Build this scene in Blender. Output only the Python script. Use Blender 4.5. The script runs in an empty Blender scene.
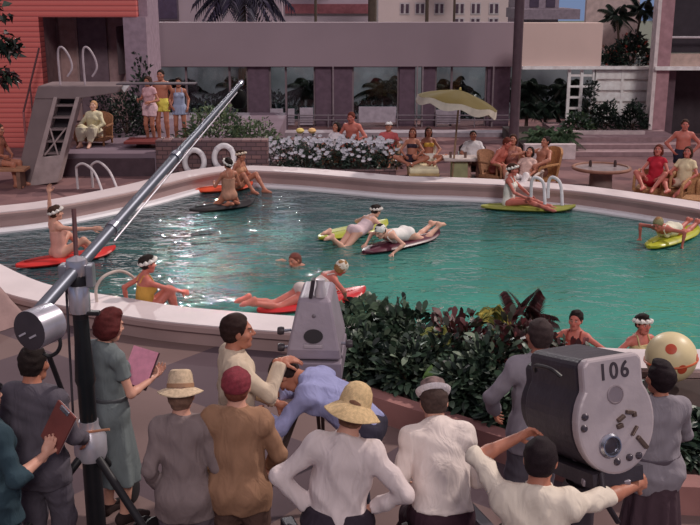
import bpy, bmesh, math, random
import numpy as np
from mathutils import Vector, Matrix

random.seed(7)
RNG = np.random.default_rng(11)
SC = bpy.context.scene
COL = SC.collection
PI = math.pi
# ------------------------------------------------------------------ camera
CAM_H, PITCH, FPX = 4.1, math.atan(0.2775), 1000.0
cp, sp = math.cos(PITCH), math.sin(PITCH)
def ray(px, py):
    u, v = (px - 350.0) / FPX, (262.5 - py) / FPX
    return Vector((u, cp + v * sp, -sp + v * cp))
def at(px, py, z=0.0):
    """point of the place seen at that picture position at height z"""
    r = ray(px, py); k = (z - CAM_H) / r.z
    return Vector((r.x * k, r.y * k, z))
def atY(px, py, Y):
    r = ray(px, py); k = Y / r.y
    return Vector((r.x * k, Y, CAM_H + r.z * k))
cam = bpy.data.cameras.new('camera'); cam_o = bpy.data.objects.new('camera', cam); COL.objects.link(cam_o)
cam_o.location = (0, 0, CAM_H); cam_o.rotation_euler = (PI / 2 - PITCH, 0, 0)
cam.sensor_fit = 'HORIZONTAL'; cam.sensor_width = 36.0; cam.lens = 36.0 * FPX / 700.0
cam.clip_start = 0.05; cam.clip_end = 500
SC.camera = cam_o

# ------------------------------------------------------------------ materials
def lin(c):
    return tuple(((x / 255.0) / 12.92 if x / 255.0 <= 0.04045 else ((x / 255.0 + 0.055) / 1.055) ** 2.4) for x in c)
MATS = {}
def nt(m):
    m.use_nodes = True
    return m.node_tree, m.node_tree.nodes['Principled BSDF']
def mk(col, rough=0.65, metal=0.0, noise=0.18, scale=6.0, bump=0.0, spec=0.35, bscale=None):
    key = (tuple(col), rough, metal, noise, scale, bump, spec)
    if key in MATS: return MATS[key]
    m = bpy.data.materials.new('surface_%d' % len(MATS)); t, b = nt(m)
    L = t.links; N = t.nodes
    c = lin(col)
    tc = N.new('ShaderNodeTexCoord')
    nz = N.new('ShaderNodeTexNoise'); nz.inputs['Scale'].default_value = scale; nz.inputs['Detail'].default_value = 4
    L.new(tc.outputs['Object'], nz.inputs['Vector'])
    rp = N.new('ShaderNodeValToRGB')
    rp.color_ramp.elements[0].position = 0.3; rp.color_ramp.elements[1].position = 0.7
    rp.color_ramp.elements[0].color = tuple(x * (1 - noise) for x in c) + (1,)
    rp.color_ramp.elements[1].color = tuple(min(1, x * (1 + noise)) for x in c) + (1,)
    L.new(nz.outputs['Fac'], rp.inputs['Fac']); L.new(rp.outputs['Color'], b.inputs['Base Color'])
    b.inputs['Roughness'].default_value = rough; b.inputs['Metallic'].default_value = metal
    b.inputs['Specular IOR Level'].default_value = spec
    if bump > 0:
        n2 = N.new('ShaderNodeTexNoise'); n2.inputs['Scale'].default_value = bscale or scale * 5; n2.inputs['Detail'].default_value = 3
        L.new(tc.outputs['Object'], n2.inputs['Vector'])
        bp = N.new('ShaderNodeBump'); bp.inputs['Strength'].default_value = bump; bp.inputs['Distance'].default_value = 0.02
        L.new(n2.outputs['Fac'], bp.inputs['Height']); L.new(bp.outputs['Normal'], b.inputs['Normal'])
    MATS[key] = m
    return m
CLOTHS = {}
def cloth(col, rough=.88, wr=.55):
    key = (tuple(col), rough, wr)
    if key in CLOTHS: return CLOTHS[key]
    m = bpy.data.materials.new('cloth_%d' % len(CLOTHS)); t, b = nt(m); L = t.links; N = t.nodes; c = lin(col)
    tc = N.new('ShaderNodeTexCoord'); mp = N.new('ShaderNodeMapping'); mp.inputs['Scale'].default_value = (9, 9, 3.6); mp.inputs['Rotation'].default_value = (.35, .25, 0)
    L.new(tc.outputs['Object'], mp.inputs[0])
    nz = N.new('ShaderNodeTexNoise'); nz.inputs['Scale'].default_value = 1.0; nz.inputs['Detail'].default_value = 2.5; nz.inputs['Distortion'].default_value = 1.6; L.new(mp.outputs[0], nz.inputs['Vector'])
    rp = N.new('ShaderNodeValToRGB'); rp.color_ramp.elements[0].position = .3; rp.color_ramp.elements[1].position = .7
    rp.color_ramp.elements[0].color = tuple(x * .90 for x in c) + (1,); rp.color_ramp.elements[1].color = tuple(min(1, x * 1.08) for x in c) + (1,)
    L.new(nz.outputs['Fac'], rp.inputs[0]); L.new(rp.outputs[0], b.inputs['Base Color'])
    bp = N.new('ShaderNodeBump'); bp.inputs['Strength'].default_value = wr; bp.inputs['Distance'].default_value = .045; L.new(nz.outputs['Fac'], bp.inputs['Height']); L.new(bp.outputs[0], b.inputs['Normal'])
    b.inputs['Roughness'].default_value = rough; b.inputs['Specular IOR Level'].default_value = .2
    CLOTHS[key] = m; return m
def attr_mat(name, rough, spec=0.3, trans=0.0, sss=0.0):
    m = bpy.data.materials.new(name); t, b = nt(m)
    a = t.nodes.new('ShaderNodeAttribute'); a.attribute_name = 'Col'
    nz = t.nodes.new('ShaderNodeTexNoise'); nz.inputs['Scale'].default_value = 14
    tc = t.nodes.new('ShaderNodeTexCoord'); t.links.new(tc.outputs['Object'], nz.inputs['Vector'])
    mp = t.nodes.new('ShaderNodeMapRange'); mp.inputs['To Min'].default_value = 0.86; mp.inputs['To Max'].default_value = 1.14
    t.links.new(nz.outputs['Fac'], mp.inputs['Value'])
    mx = t.nodes.new('ShaderNodeVectorMath'); mx.operation = 'SCALE'
    t.links.new(a.outputs['Color'], mx.inputs[0]); t.links.new(mp.outputs['Result'], mx.inputs['Scale'])
    t.links.new(mx.outputs['Vector'], b.inputs['Base Color'])
    b.inputs['Roughness'].default_value = rough; b.inputs['Specular IOR Level'].default_value = spec
    if sss:
        b.inputs['Subsurface Weight'].default_value = sss; b.inputs['Subsurface Radius'].default_value = (0.02, 0.008, 0.005)
    return m
SKIN = attr_mat('skin', 0.5, 0.35)
LEAF = attr_mat('leaf', 0.45, 0.4)

# ------------------------------------------------------------------ objects
def link(name, data, parent=None, mat=None, loc=None, rotz=None):
    o = bpy.data.objects.new(name, data); COL.objects.link(o)
    if parent is not None: o.parent = parent
    if mat is not None and data is not None: data.materials.append(mat)
    if loc is not None: o.location = loc
    if rotz is not None: o.rotation_euler = (0, 0, rotz)
    return o
def tag(o, label, cat, group=None, kind=None):
    if label: o['label'] = label
    if cat: o['category'] = cat
    if group: o['group'] = group
    if kind: o['kind'] = kind
    return o
def thing(name, label, cat, loc=(0, 0, 0), rotz=0.0, group=None):
    o = link(name, None, loc=loc, rotz=rotz); o.empty_display_size = 0.1
    return tag(o, label, cat, group)
def struct(o):
    o['kind'] = 'structure'; return o
def mesh_from(V, F, smooth=True, col=None):
    me = bpy.data.meshes.new('mesh')
    me.from_pydata([tuple(map(float, v)) for v in V], [], [tuple(map(int, f)) for f in F]); me.update()
    if smooth: me.polygons.foreach_set('use_smooth', [True] * len(me.polygons))
    if col is not None:
        a = me.color_attributes.new('Col', 'FLOAT_COLOR', 'POINT')
        c4 = np.ones((len(V), 4), np.float32); c4[:, :3] = col
        a.data.foreach_set('color', c4.ravel())
    return me
class MB:
    """collects simple shaped pieces of ONE part"""
    def __init__(s): s.V = []; s.F = []
    def add(s, V, F):
        b = len(s.V); s.V += [Vector(v) for v in V]; s.F += [tuple(b + i for i in f) for f in F]; return s
    def box(s, c, size, M=None):
        c = Vector(c); x, y, z = [k / 2 for k in size]
        vs = [Vector((i * x, j * y, k * z)) for i in (-1, 1) for j in (-1, 1) for k in (-1, 1)]
        if M is not None: vs = [M @ v for v in vs]
        return s.add([v + c for v in vs], [(0, 1, 3, 2), (4, 6, 7, 5), (0, 4, 5, 1), (2, 3, 7, 6), (0, 2, 6, 4), (1, 5, 7, 3)])
    def box2(s, a, b):
        a, b = Vector(a), Vector(b); return s.box((a + b) / 2, [abs(k) for k in (b - a)])
    def tube(s, pts, r, n=10, closed=False):
        pts = [Vector(p) for p in pts]; m = len(pts)
        rs = r if isinstance(r, (list, tuple)) else [r] * m
        up = None; V = []; F = []
        for i, p in enumerate(pts):
            a = pts[(i - 1) % m] if (closed or i > 0) else p
            b = pts[(i + 1) % m] if (closed or i < m - 1) else p
            t = (b - a).normalized()
            if up is None: up = t.orthogonal().normalized()
            up = (up - t * up.dot(t)).normalized(); w = t.cross(up)
            for k in range(n):
                an = 2 * PI * k / n; V.append(p + (up * math.cos(an) + w * math.sin(an)) * rs[i])
        rows = m if closed else m - 1
        for i in range(rows):
            for k in range(n):
                j = (i + 1) % m; F.append((i * n + k, i * n + (k + 1) % n, j * n + (k + 1) % n, j * n + k))
        if not closed:
            F.append(tuple(range(n - 1, -1, -1))); F.append(tuple((m - 1) * n + k for k in range(n)))
        return s.add(V, F)
    def bar(s, a, b, r, r2=None, n=10):
        return s.tube([a, b], [r, r if r2 is None else r2], n)
    def lathe(s, prof, n=24, M=None, wob=None, caps=True):
        M = M or Matrix.Identity(4); V = []; F = []
        for (r, z) in prof:
            for k in range(n):
                an = 2 * PI * k / n; q = Vector((r * math.cos(an), r * math.sin(an), z))
                if wob: q = wob(q, an)
                V.append(M @ q)
        for i in range(len(prof) - 1):
            for k in range(n): F.append((i * n + k, i * n + (k + 1) % n, (i + 1) * n + (k + 1) % n, (i + 1) * n + k))
        if caps:
            if prof[0][0] > 1e-4: F.append(tuple(range(n - 1, -1, -1)))
            if prof[-1][0] > 1e-4: F.append(tuple((len(prof) - 1) * n + k for k in range(n)))
        return s.add(V, F)
    def prism(s, poly, d0, d1, M=None):
        """2-D outline extruded along local z from d0 to d1"""
        M = M or Matrix.Identity(4); n = len(poly)
        V = [M @ Vector((x, y, d0)) for x, y in poly] + [M @ Vector((x, y, d1)) for x, y in poly]
        F = [tuple(range(n - 1, -1, -1)), tuple(range(n, 2 * n))] + [(i, (i + 1) % n, n + (i + 1) % n, n + i) for i in range(n)]
        return s.add(V, F)
    def quad(s, *p): return s.add(p, [tuple(range(len(p)))])
    def build(s, name, mat, parent=None, smooth=False, bevel=0.0, loc=None, rotz=None, sub=0):
        me = bpy.data.meshes.new(name); me.from_pydata([tuple(v) for v in s.V], [], s.F); me.update()
        bm = bmesh.new(); bm.from_mesh(me); bmesh.ops.recalc_face_normals(bm, faces=bm.faces); bm.to_mesh(me); bm.free()
        o = link(name, me, parent, mat, loc, rotz)
        if smooth:
            me.polygons.foreach_set('use_smooth', [True] * len(me.polygons))
            me.set_sharp_from_angle(angle=math.radians(42))
        if bevel > 0:
            bv = o.modifiers.new('edge', 'BEVEL'); bv.width = bevel; bv.segments = 2; bv.limit_method = 'ANGLE'
        return o
def frame(z, y=None, loc=(0, 0, 0)):
    """matrix whose local z points along z"""
    z = Vector(z).normalized()
    y = Vector(y) if y is not None else (Vector((0, 0, 1)) if abs(z.z) < 0.95 else Vector((0, 1, 0)))
    y = (y - z * y.dot(z)).normalized(); x = y.cross(z)
    M = Matrix((x, y, z)).transposed().to_4x4(); M.translation = Vector(loc); return M
def arc(c, r, a0, a1, n, ux, uy):
    c, ux, uy = Vector(c), Vector(ux), Vector(uy)
    return [c + ux * (r * math.cos(a0 + (a1 - a0) * i / n)) + uy * (r * math.sin(a0 + (a1 - a0) * i / n)) for i in range(n + 1)]
def catmull(P, n=6, closed=False):
    P = [Vector(p) for p in P]; m = len(P); out = []
    g = (lambda i: P[i % m]) if closed else (lambda i: P[max(0, min(m - 1, i))])
    for i in range(m if closed else m - 1):
        a, b, c, d = g(i - 1), g(i), g(i + 1), g(i + 2)
        for k in range(n):
            t = k / n
            out.append(0.5 * ((2 * b) + (c - a) * t + (2 * a - 5 * b + 4 * c - d) * t * t + (3 * b - a - 3 * c + d) * t ** 3))
    if not closed: out.append(P[-1])
    return out
# ------------------------------------------------------------------ foliage
def leaf_mesh(base, dirs, length, width, col, droop=0.25, seg=2):
    """base (n,3), dirs (n,3) unit, length (n), width ratio, col (n,3): pointed leaves with a bend"""
    n = len(base); up = np.array([0, 0, 1.0]); V = []; F = []; C = []
    rnd = RNG.normal(size=(n, 3)) * 0.35
    side = np.cross(dirs, up + rnd); side /= np.linalg.norm(side, axis=1)[:, None] + 1e-9
    nrm = np.cross(side, dirs)
    L = length[:, None]
    if seg == 2:
        p = [base, base + dirs * L * .45 + side * L * width + nrm * L * .05, base + dirs * L - np.outer(length * droop, up), base + dirs * L * .45 - side * L * width + nrm * L * .05]
        Vv = np.stack(p, 1).reshape(-1, 3); idx = np.arange(n)[:, None] * 4
        Ff = np.concatenate([idx + [0, 1, 2], idx + [0, 2, 3]]); k = 4
    else:
        p = [base]
        for t, w in ((.3, .8), (.62, 1.0), (.85, .55)):
            c = base + dirs * L * t - np.outer(length * droop * t * t, up)
            p += [c + side * L * width * w, c - side * L * width * w]
        p.append(base + dirs * L - np.outer(length * droop, up))
        Vv = np.stack(p, 1).reshape(-1, 3); k = 8; idx = np.arange(n)[:, None] * 8
        Ff = [tuple(r) for r in (idx + [0, 1, 2])] + [tuple(r) for r in (idx + [5, 7, 6])]
        Ff += [tuple(r) for r in (idx + [1, 3, 4, 2])] + [tuple(r) for r in (idx + [3, 5, 6, 4])]
    return Vv, Ff, np.repeat(col, k, axis=0)
def leaf_colors(n, cols):
    c = np.array([lin(x) for x in cols]); i = RNG.integers(0, len(c), n)
    return c[i] * RNG.uniform(.65, 1.3, (n, 1))
def shrub(name, label, loc, radii, n, leaf, cols, width=.22, group=None, cat='shrub', stems=True, seg=2, updir=.5):
    """round shrub: leaves all through an ellipsoid, on a few stems"""
    root = thing(name, label, cat, loc, 0, group)
    q = RNG.normal(size=(n, 3)); q /= np.linalg.norm(q, axis=1)[:, None]; q[:, 2] = np.abs(q[:, 2]) * 1.15 - .12
    rr = RNG.uniform(.45, 1.02, n) ** .6
    lump = 1 + .16 * np.sin(q[:, 0] * 5 + loc[0] * 3) * np.cos(q[:, 1] * 6 + loc[1]) + .1 * np.sin(q[:, 2] * 9)
    base = q * (rr * lump)[:, None] * np.array(radii); base[:, 2] = np.maximum(base[:, 2] + .06, .02)
    d = q + RNG.normal(size=(n, 3)) * .45 + np.array([0, 0, updir]); d /= np.linalg.norm(d, axis=1)[:, None]
    V, F, C = leaf_mesh(base, d, RNG.uniform(.6, 1.25, n) * leaf, width, leaf_colors(n, cols), .3, seg)
    link('foliage', mesh_from(V, F, False, C), root, LEAF)
    if stems:
        mb = MB()
        for k in range(5):
            a = k * 1.257; mb.bar((0, 0, 0), (math.cos(a) * radii[0] * .5, math.sin(a) * radii[1] * .5, radii[2] * .7), .012, .005, 5)
        mb.build('stem', mk((70, 52, 42)), root)
    return root
def frond_set(mb_list, base, dirs, length, droop, leaflets, leafl, cols):
    """pinnate palm fronds -> arrays"""
    B = []; D = []; Ls = []
    for i in range(len(base)):
        b, d, L = np.array(base[i], float), np.array(dirs[i], float), length[i]
        for s in np.linspace(.12, 1, leaflets):
            p = b + d * L * s - np.array([0, 0, 1]) * droop * L * s * s
            t = d - np.array([0, 0, 1]) * 2 * droop * s; t /= np.linalg.norm(t)
            sd = np.cross(t, [0, 0, 1]); sd /= np.linalg.norm(sd) + 1e-9
            for q in (-1, 1):
                v = t * .55 + sd * q * .8 - np.array([0, 0, .35]); B.append(p); D.append(v / np.linalg.norm(v)); Ls.append(leafl * (1.15 - .6 * s))
    n = len(B)
    return leaf_mesh(np.array(B), np.array(D), np.array(Ls), .07, leaf_colors(n, cols), .35)
def palm(name, label, loc, trunk_h, nf, L, cols, trunk_r=.1, droop=.5, group=None, leafl=.5, lean=(0, 0)):
    root = thing(name, label, 'palm tree' if trunk_h > .5 else 'plant', loc, 0, group)
    top = Vector((lean[0], lean[1], trunk_h))
    pts = [Vector((0, 0, 0)).lerp(top, t) + Vector((lean[0] * -.15 * math.sin(PI * t), 0, 0)) for t in np.linspace(0, 1, 9)]
    MB().tube(pts, [trunk_r * (1.15 - .35 * t + .05 * (i % 2)) for i, t in enumerate(np.linspace(0, 1, 9))], 9).build('trunk', mk((84, 70, 62), .9, bump=.5), root, True)
    dirs = []; base = []; ln = []
    for k in range(nf):
        a = 2.399 * k; e = math.radians(75 - 95 * (k + .5) / nf)
        dirs.append((math.cos(a) * math.cos(e), math.sin(a) * math.cos(e), math.sin(e))); base.append(tuple(top)); ln.append(L * random.uniform(.85, 1.1))
    V, F, C = frond_set(None, base, dirs, ln, droop, 16, leafl, cols)
    link('frond', mesh_from(V, F, False, C), root, LEAF)
    return root
# ------------------------------------------------------------------ people: one continuous surface from a distance field
f32 = np.float32
def V3(*a): return np.array(a, f32)
def rx(a): a = math.radians(a); c, s = math.cos(a), math.sin(a); return np.array([[1, 0, 0], [0, c, -s], [0, s, c]], f32)
def ry(a): a = math.radians(a); c, s = math.cos(a), math.sin(a); return np.array([[c, 0, s], [0, 1, 0], [-s, 0, c]], f32)
def rz(a): a = math.radians(a); c, s = math.cos(a), math.sin(a); return np.array([[c, -s, 0], [s, c, 0], [0, 0, 1]], f32)
def rot(pitch=0, roll=0, twist=0): return rz(twist) @ ry(roll) @ rx(-pitch)
def nrm(v): v = np.asarray(v, f32); return v / (np.linalg.norm(v) + 1e-9)
def Cone(a, b, ra, rb, k=.03, cuts=(), sub=False):
    a, b = np.asarray(a, f32), np.asarray(b, f32)
    ab = b - a; L2 = float(ab @ ab) + 1e-9; R = max(ra, rb)
    def f(p):
        t = np.clip(((p - a) @ ab) / L2, 0, 1); q = p - a - t[..., None] * ab
        return np.sqrt((q * q).sum(-1)) - (ra + t * (rb - ra))
    return dict(f=f, lo=np.minimum(a, b) - R, hi=np.maximum(a, b) + R, k=k, cuts=cuts, sub=sub)
def Ell(c, R, r, k=.05, cuts=(), sub=False):
    c = np.asarray(c, f32); r = np.asarray(r, f32) if not np.isscalar(r) else np.full(3, r, f32); R = np.eye(3, dtype=f32) if R is None else R
    def f(p):
        q = (p - c) @ R; u = q / r; k0 = np.sqrt((u * u).sum(-1)); w = u / r; k1 = np.sqrt((w * w).sum(-1))
        return np.where(k1 > 1e-6, k0 * (k0 - 1) / np.maximum(k1, 1e-6), -float(r.min()))
    e = np.sqrt(((R * r[None, :]) ** 2).sum(1))
    return dict(f=f, lo=c - e, hi=c + e, k=k, cuts=cuts, sub=sub)
def Fn(f, lo, hi, k=.02, cuts=()): return dict(f=f, lo=np.asarray(lo, f32), hi=np.asarray(hi, f32), k=k, cuts=cuts, sub=False)
def grow(prims, t, cuts=()):
    out = []
    for p in prims:
        if p['sub']: continue
        q = dict(p); g = p['f']; q['f'] = (lambda P, g=g: g(P) - t); q['lo'] = p['lo'] - t; q['hi'] = p['hi'] + t; q['cuts'] = tuple(p['cuts']) + tuple(cuts); out.append(q)
    return out
def sdf_mesh(prims, h, cuts=(), disp=None):
    pos = [p for p in prims if not p['sub']]
    lo = np.min([p['lo'] for p in pos], 0) - 3 * h; hi = np.max([p['hi'] for p in pos], 0) + 3 * h
    n = np.ceil((hi - lo) / h).astype(int) + 1
    ax = [lo[i] + h * np.arange(n[i], dtype=f32) for i in range(3)]
    F = np.full(n, .5, f32)
    for p in prims:
        m = p['k'] + 3 * h
        a = np.clip(np.floor((p['lo'] - m - lo) / h).astype(int), 0, n - 1); b = np.clip(np.ceil((p['hi'] + m - lo) / h).astype(int) + 1, 1, n)
        sl = tuple(slice(a[i], b[i]) for i in range(3))
        P = np.stack(np.meshgrid(*[ax[i][sl[i]] for i in range(3)], indexing='ij'), -1)
        d = p['f'](P)
        for (q, nn) in p['cuts']: d = np.maximum(d, (P - np.asarray(q, f32)) @ np.asarray(nn, f32))
        A = F[sl]; k = p['k']
        if p['sub']:
            d = -d; hh = np.maximum(k - np.abs(A - d), 0) / k; F[sl] = np.maximum(A, d) + hh * hh * k * .25
        else:
            hh = np.maximum(k - np.abs(A - d), 0) / k; F[sl] = np.minimum(A, d) - hh * hh * k * .25
    if disp is not None or cuts:
        P = np.stack(np.meshgrid(*ax, indexing='ij'), -1)
        if disp is not None: F = F + disp(P)
        for (q, nn) in cuts: F = np.maximum(F, (P - np.asarray(q, f32)) @ np.asarray(nn, f32))
    return nets(F, lo, h)
def nets(F, lo, h):
    S = F < 0
    F = F.copy()
    c = [S[i:S.shape[0] - 1 + i, j:S.shape[1] - 1 + j, k:S.shape[2] - 1 + k] for i in (0, 1) for j in (0, 1) for k in (0, 1)]
    cnt = sum(x.astype(np.int8) for x in c); act = (cnt > 0) & (cnt < 8)
    I = np.argwhere(act)
    if len(I) == 0: return np.zeros((0, 3)), []
    idx = np.full(act.shape, -1, np.int64); idx[act] = np.arange(len(I))
    off = np.array([(i, j, k) for i in (0, 1) for j in (0, 1) for k in (0, 1)])
    val = np.stack([F[I[:, 0] + o[0], I[:, 1] + o[1], I[:, 2] + o[2]] for o in off], 1)
    acc = np.zeros((len(I), 3)); num = np.zeros(len(I))
    for e in [(0, 1), (2, 3), (4, 5), (6, 7), (0, 2), (1, 3), (4, 6), (5, 7), (0, 4), (1, 5), (2, 6), (3, 7)]:
        a, b = val[:, e[0]], val[:, e[1]]; m = (a < 0) != (b < 0)
        t = np.where(m, a / np.where(m, a - b, 1), 0)
        acc += np.where(m[:, None], off[e[0]] + t[:, None] * (off[e[1]] - off[e[0]]), 0); num += m
    V = lo + h * (I + acc / num[:, None])
    Fs = []
    for axn in range(3):
        u, v = (axn + 1) % 3, (axn + 2) % 3
        s0 = [slice(None)] * 3; s1 = [slice(None)] * 3; s0[axn] = slice(0, -1); s1[axn] = slice(1, None)
        A, B = S[tuple(s0)], S[tuple(s1)]
        E = np.argwhere(A != B)
        ok = (E[:, u] > 0) & (E[:, v] > 0) & (E[:, u] < S.shape[u] - 1) & (E[:, v] < S.shape[v] - 1); E = E[ok]
        if len(E) == 0: continue
        q = []
        for du, dv in ((-1, -1), (0, -1), (0, 0), (-1, 0)):
            e = E.copy(); e[:, u] += du; e[:, v] += dv; q.append(idx[e[:, 0], e[:, 1], e[:, 2]])
        q = np.stack(q, 1); fl = ~A[E[:, 0], E[:, 1], E[:, 2]]
        q[fl] = q[fl][:, ::-1]; Fs.append(q)
    return V, np.concatenate(Fs)
def ik(a, t, l1, l2, pole):
    a, t = np.asarray(a, f32), np.asarray(t, f32); d = t - a; D = float(np.linalg.norm(d)); Dm = (l1 + l2) * .998
    if D > Dm: t = a + d / D * Dm; d = t - a; D = Dm
    if D < abs(l1 - l2) + .02: D = abs(l1 - l2) + .02
    u = nrm(d); x = (l1 * l1 - l2 * l2 + D * D) / (2 * D); hh = math.sqrt(max(l1 * l1 - x * x, 0))
    p = np.asarray(pole, f32); p = p - u * float(p @ u); p = nrm(p)
    return a + u * x + p * hh, t
def align(rj, px, py, key=None):
    """slide a person over the ground until the head stands where the photograph has it"""
    root, J = rj; h = J['w'](J['head'] if key is None else J['wrist'][key]); t = at(px, py, h.z); root.location.x += t.x - h.x; root.location.y += t.y - h.y
    return root, J
def folds(amp, seed=0.0, fz=11., fx=27.):
    def f(p):
        x, y, z = p[..., 0], p[..., 1], p[..., 2]
        if amp >= .006:
            u = fx * .75 * x + 2.2 * np.sin(fz * .45 * z + seed) + 1.3 * np.sin(7 * y + 9 * z + seed * 2)
            v = fx * .55 * x - fz * 1.1 * z + 2 * np.sin(5 * x + seed) + 6 * y
            return amp * (1.5 * (np.abs(np.sin(u)) - .6) + 1.0 * (np.abs(np.sin(v)) - .6) + .4 * np.sin(fz * 3 * z + 9 * x + seed))
        return amp * (np.sin(fx * x + 5 * np.sin(fz * z + seed) + seed * 3) * np.cos(fx * .8 * y + 4 * np.sin(fz * .7 * z + 2 * seed)) + .5 * np.sin(fz * 4 * z + 9 * x + 7 * y + seed))
    return f
SKINS = dict(fair=(205, 150, 130), tan=(176, 112, 90), deep=(140, 84, 68), pale=(222, 172, 150), red=(190, 105, 92))
PERSON_N = [0]
def hand_prims(w, d, palm, side, curl, k=.007):
    """palm + five fingers + thumb. w wrist, d pointing direction, palm = palm normal, side = +1 when thumb lies toward (d x palm)"""
    d = nrm(d); n = np.asarray(palm, f32); n = nrm(n - d * float(n @ d)); s = nrm(np.cross(d, n)) * side
    pr = [Cone(w - d * .03, w + d * .03, .024, .024, .02)]
    M = np.stack([s, d, n], 1)
    pr.append(Ell(w + d * .05, M, (.041, .055, .016), .015))
    for i, (o, L) in enumerate(((.030, .074), (.010, .083), (-.010, .077), (-.029, .060))):
        b = w + d * (.092 - .006 * abs(i - 1)) + s * o
        dd = nrm(d + s * o * 2.2); ang = math.radians(8 + curl * (30 + 5 * i))
        p = w + d * .06 + s * o * .8
        pr.append(Cone(p, b, .010, .0095, k)); p = b
        a = ang
        for j, fr in enumerate((.45, .32, .23)):
            v = nrm(dd * math.cos(a) + n * math.sin(a)); q = p + v * L * fr
            pr.append(Cone(p, q, .0092 - .0011 * j, .0086 - .0012 * j, k)); p = q; a += math.radians(curl * (42 - 4 * j))
    t0 = w + d * .022 + s * .026; v1 = nrm(d * .62 + s * .75 + n * .25); t1 = t0 + v1 * .042
    v2 = nrm(d * .85 + s * (.45 - .4 * curl) + n * (.3 + .5 * curl)); t2 = t1 + v2 * .032; t3 = t2 + nrm(v2 + n * curl * .4) * .025
    pr += [Cone(t0, t1, .014, .0115, .01), Cone(t1, t2, .0112, .0098, k), Cone(t2, t3, .0098, .0078, k)]
    return pr
def person(label, loc, yaw, h=1.75, sex='m', skin='fair', res=.014, pelvis=(0, 0, .965), prot=(0, 0, 0), crot=(0, 0, 0), hrot=(0, 0, 0),
           lh=(-.24, .03, .92), rh=(.24, .03, .92), lep=(-.5, -1, -.2), rep=(.5, -1, -.2), lf=(-.11, 0, .08), rf=(.11, 0, .08), lkp=(-.1, 1, 0), rkp=(.1, 1, 0),
           lfd=None, rfd=None, curl=.5, lpalm=None, rpalm=None, lhd=None, rhd=None, wear=(), hair=('short', (50, 36, 30)), hat=None, group=None, wide=1.0, hands='fine', hside=1.0):
    fem = sex == 'f'; S = h / 1.75; K = PERSON_N[0] = PERSON_N[0] + 1
    Rp, Rc = rot(*prot), rot(*crot); Rh = Rc @ rot(*hrot)
    p0 = V3(*pelvis); pw = p0 + Rp @ V3(0, 0, .12)
    P = lambda x, y, z: p0 + Rp @ V3(x, y, z)
    Q = lambda x, y, z: pw + Rc @ V3(x, y, z)
    W = wide
    sw = (.150 if fem else .168) * W
    nk = Q(0, -.012, .352); hp = Q(0, -.002, .408); hc = hp + Rh @ V3(0, .025, .112)
    H = lambda x, y, z: hc + Rh @ V3(x, y, z)
    torso = [Ell(P(0, -.008, -.02), Rp, ((.168 if fem else .158) * W, .115, .125), .05),
             Ell(P(-.075, -.05, -.055), Rp, .088, .06), Ell(P(.075, -.05, -.055), Rp, .088, .06),
             Ell(P(0, 0, .10), Rp, ((.118 if fem else .138) * W, .092, .15), .07), Ell(Q(0, 0, .03), Rc, ((.116 if fem else .14) * W, .092, .15), .07),
             Ell(Q(0, .002, .16), Rc, ((.137 if fem else .157) * W, .104, .18), .07), Ell(Q(0, -.012, .28), Rc, ((.132 if fem else .158) * W, .088, .095), .06)]
    if fem: torso += [Ell(Q(-.066, .082, .185), Rc, .056, .035), Ell(Q(.066, .082, .185), Rc, .056, .035)]
    else: torso += [Ell(Q(-.075, .066, .235), Rc, (.08, .042, .06), .04), Ell(Q(.075, .066, .235), Rc, (.08, .042, .06), .04)]
    sh = {-1: Q(-sw, -.012, .302), 1: Q(sw, -.012, .302)}
    trap = [Cone(Q(0, -.02, .36), sh[s] + Rc @ V3(-s * .03, 0, .012), .05, .042, .05) for s in (-1, 1)]
    delt = [Ell(sh[s], Rc, .05 if fem else .06, .05) for s in (-1, 1)]
    torso += trap
    ua, fa = ((.039, .033, .024) if fem else (.049, .040, .029))[0:1], None
    r1, r2, r3 = (.040, .033, .023) if fem else (.050, .041, .028)
    arms = {}; up = {}; fo = {}; wrist = {}; hdir = {}
    for s, tgt, pole in ((-1, lh, lep), (1, rh, rep)):
        e, w = ik(sh[s], tgt, .29, .255, pole)
        up[s] = [delt[0 if s < 0 else 1], Cone(sh[s], e, r1, r2, .03)]
        m = e + (w - e) * .3
        fo[s] = [Cone(e, m, r2, r2 * .98, .02), Cone(m, w, r2 * .98, r3, .02)]
        arms[s] = (sh[s], e, w); wrist[s] = w
        hdir[s] = nrm(w - e)
    hipw = .092
    legs = {}; th = {}; ca = {}; ft = {}
    g1, g2, g3 = (.084, .055, .036) if fem else (.084, .058, .038)
    fdir = {}
    for s, tgt, pole, fd in ((-1, lf, lkp, lfd), (1, rf, rkp, rfd)):
        hj = P(s * hipw, 0, -.045)
        kn, an = ik(hj, tgt, .43, .42, pole)
        th[s] = [Cone(hj, kn, g1, g2, .05)]
        mid = kn + (an - kn) * .32; back = nrm((hj - kn) * .2 + (an - kn) * .2 - np.asarray(pole, f32) * .5)
        ca[s] = [Cone(kn, mid, g2, g2 * .96, .03), Cone(mid + back * .008, an, g2 * .96, g3, .03)]
        shin = nrm(an - kn)
        fd = nrm(fd) if fd is not None else nrm(V3(s * .2, 1, 0))
        dn = nrm(shin - fd * float(shin @ fd)); fdir[s] = (fd, dn, an)
        heel = an - fd * .035 + dn * .045; ball = an + fd * .125 + dn * .055; toe = an + fd * .185 + dn * .06
        ft[s] = [Cone(an, heel, g3, .034, .03), Cone(an + fd * .02 + dn * .01, ball, .036, .027, .03), Cone(heel, ball, .034, .029, .03), Cone(ball, toe, .034, .018, .02)]
        legs[s] = (hj, kn, an)
    neck = [Cone(nk, H(0, -.028, -.055), .060 if not fem else .047, .055 if not fem else .043, .03)]
    # ---- head
    fw = .94 if fem else 1.0
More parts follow.
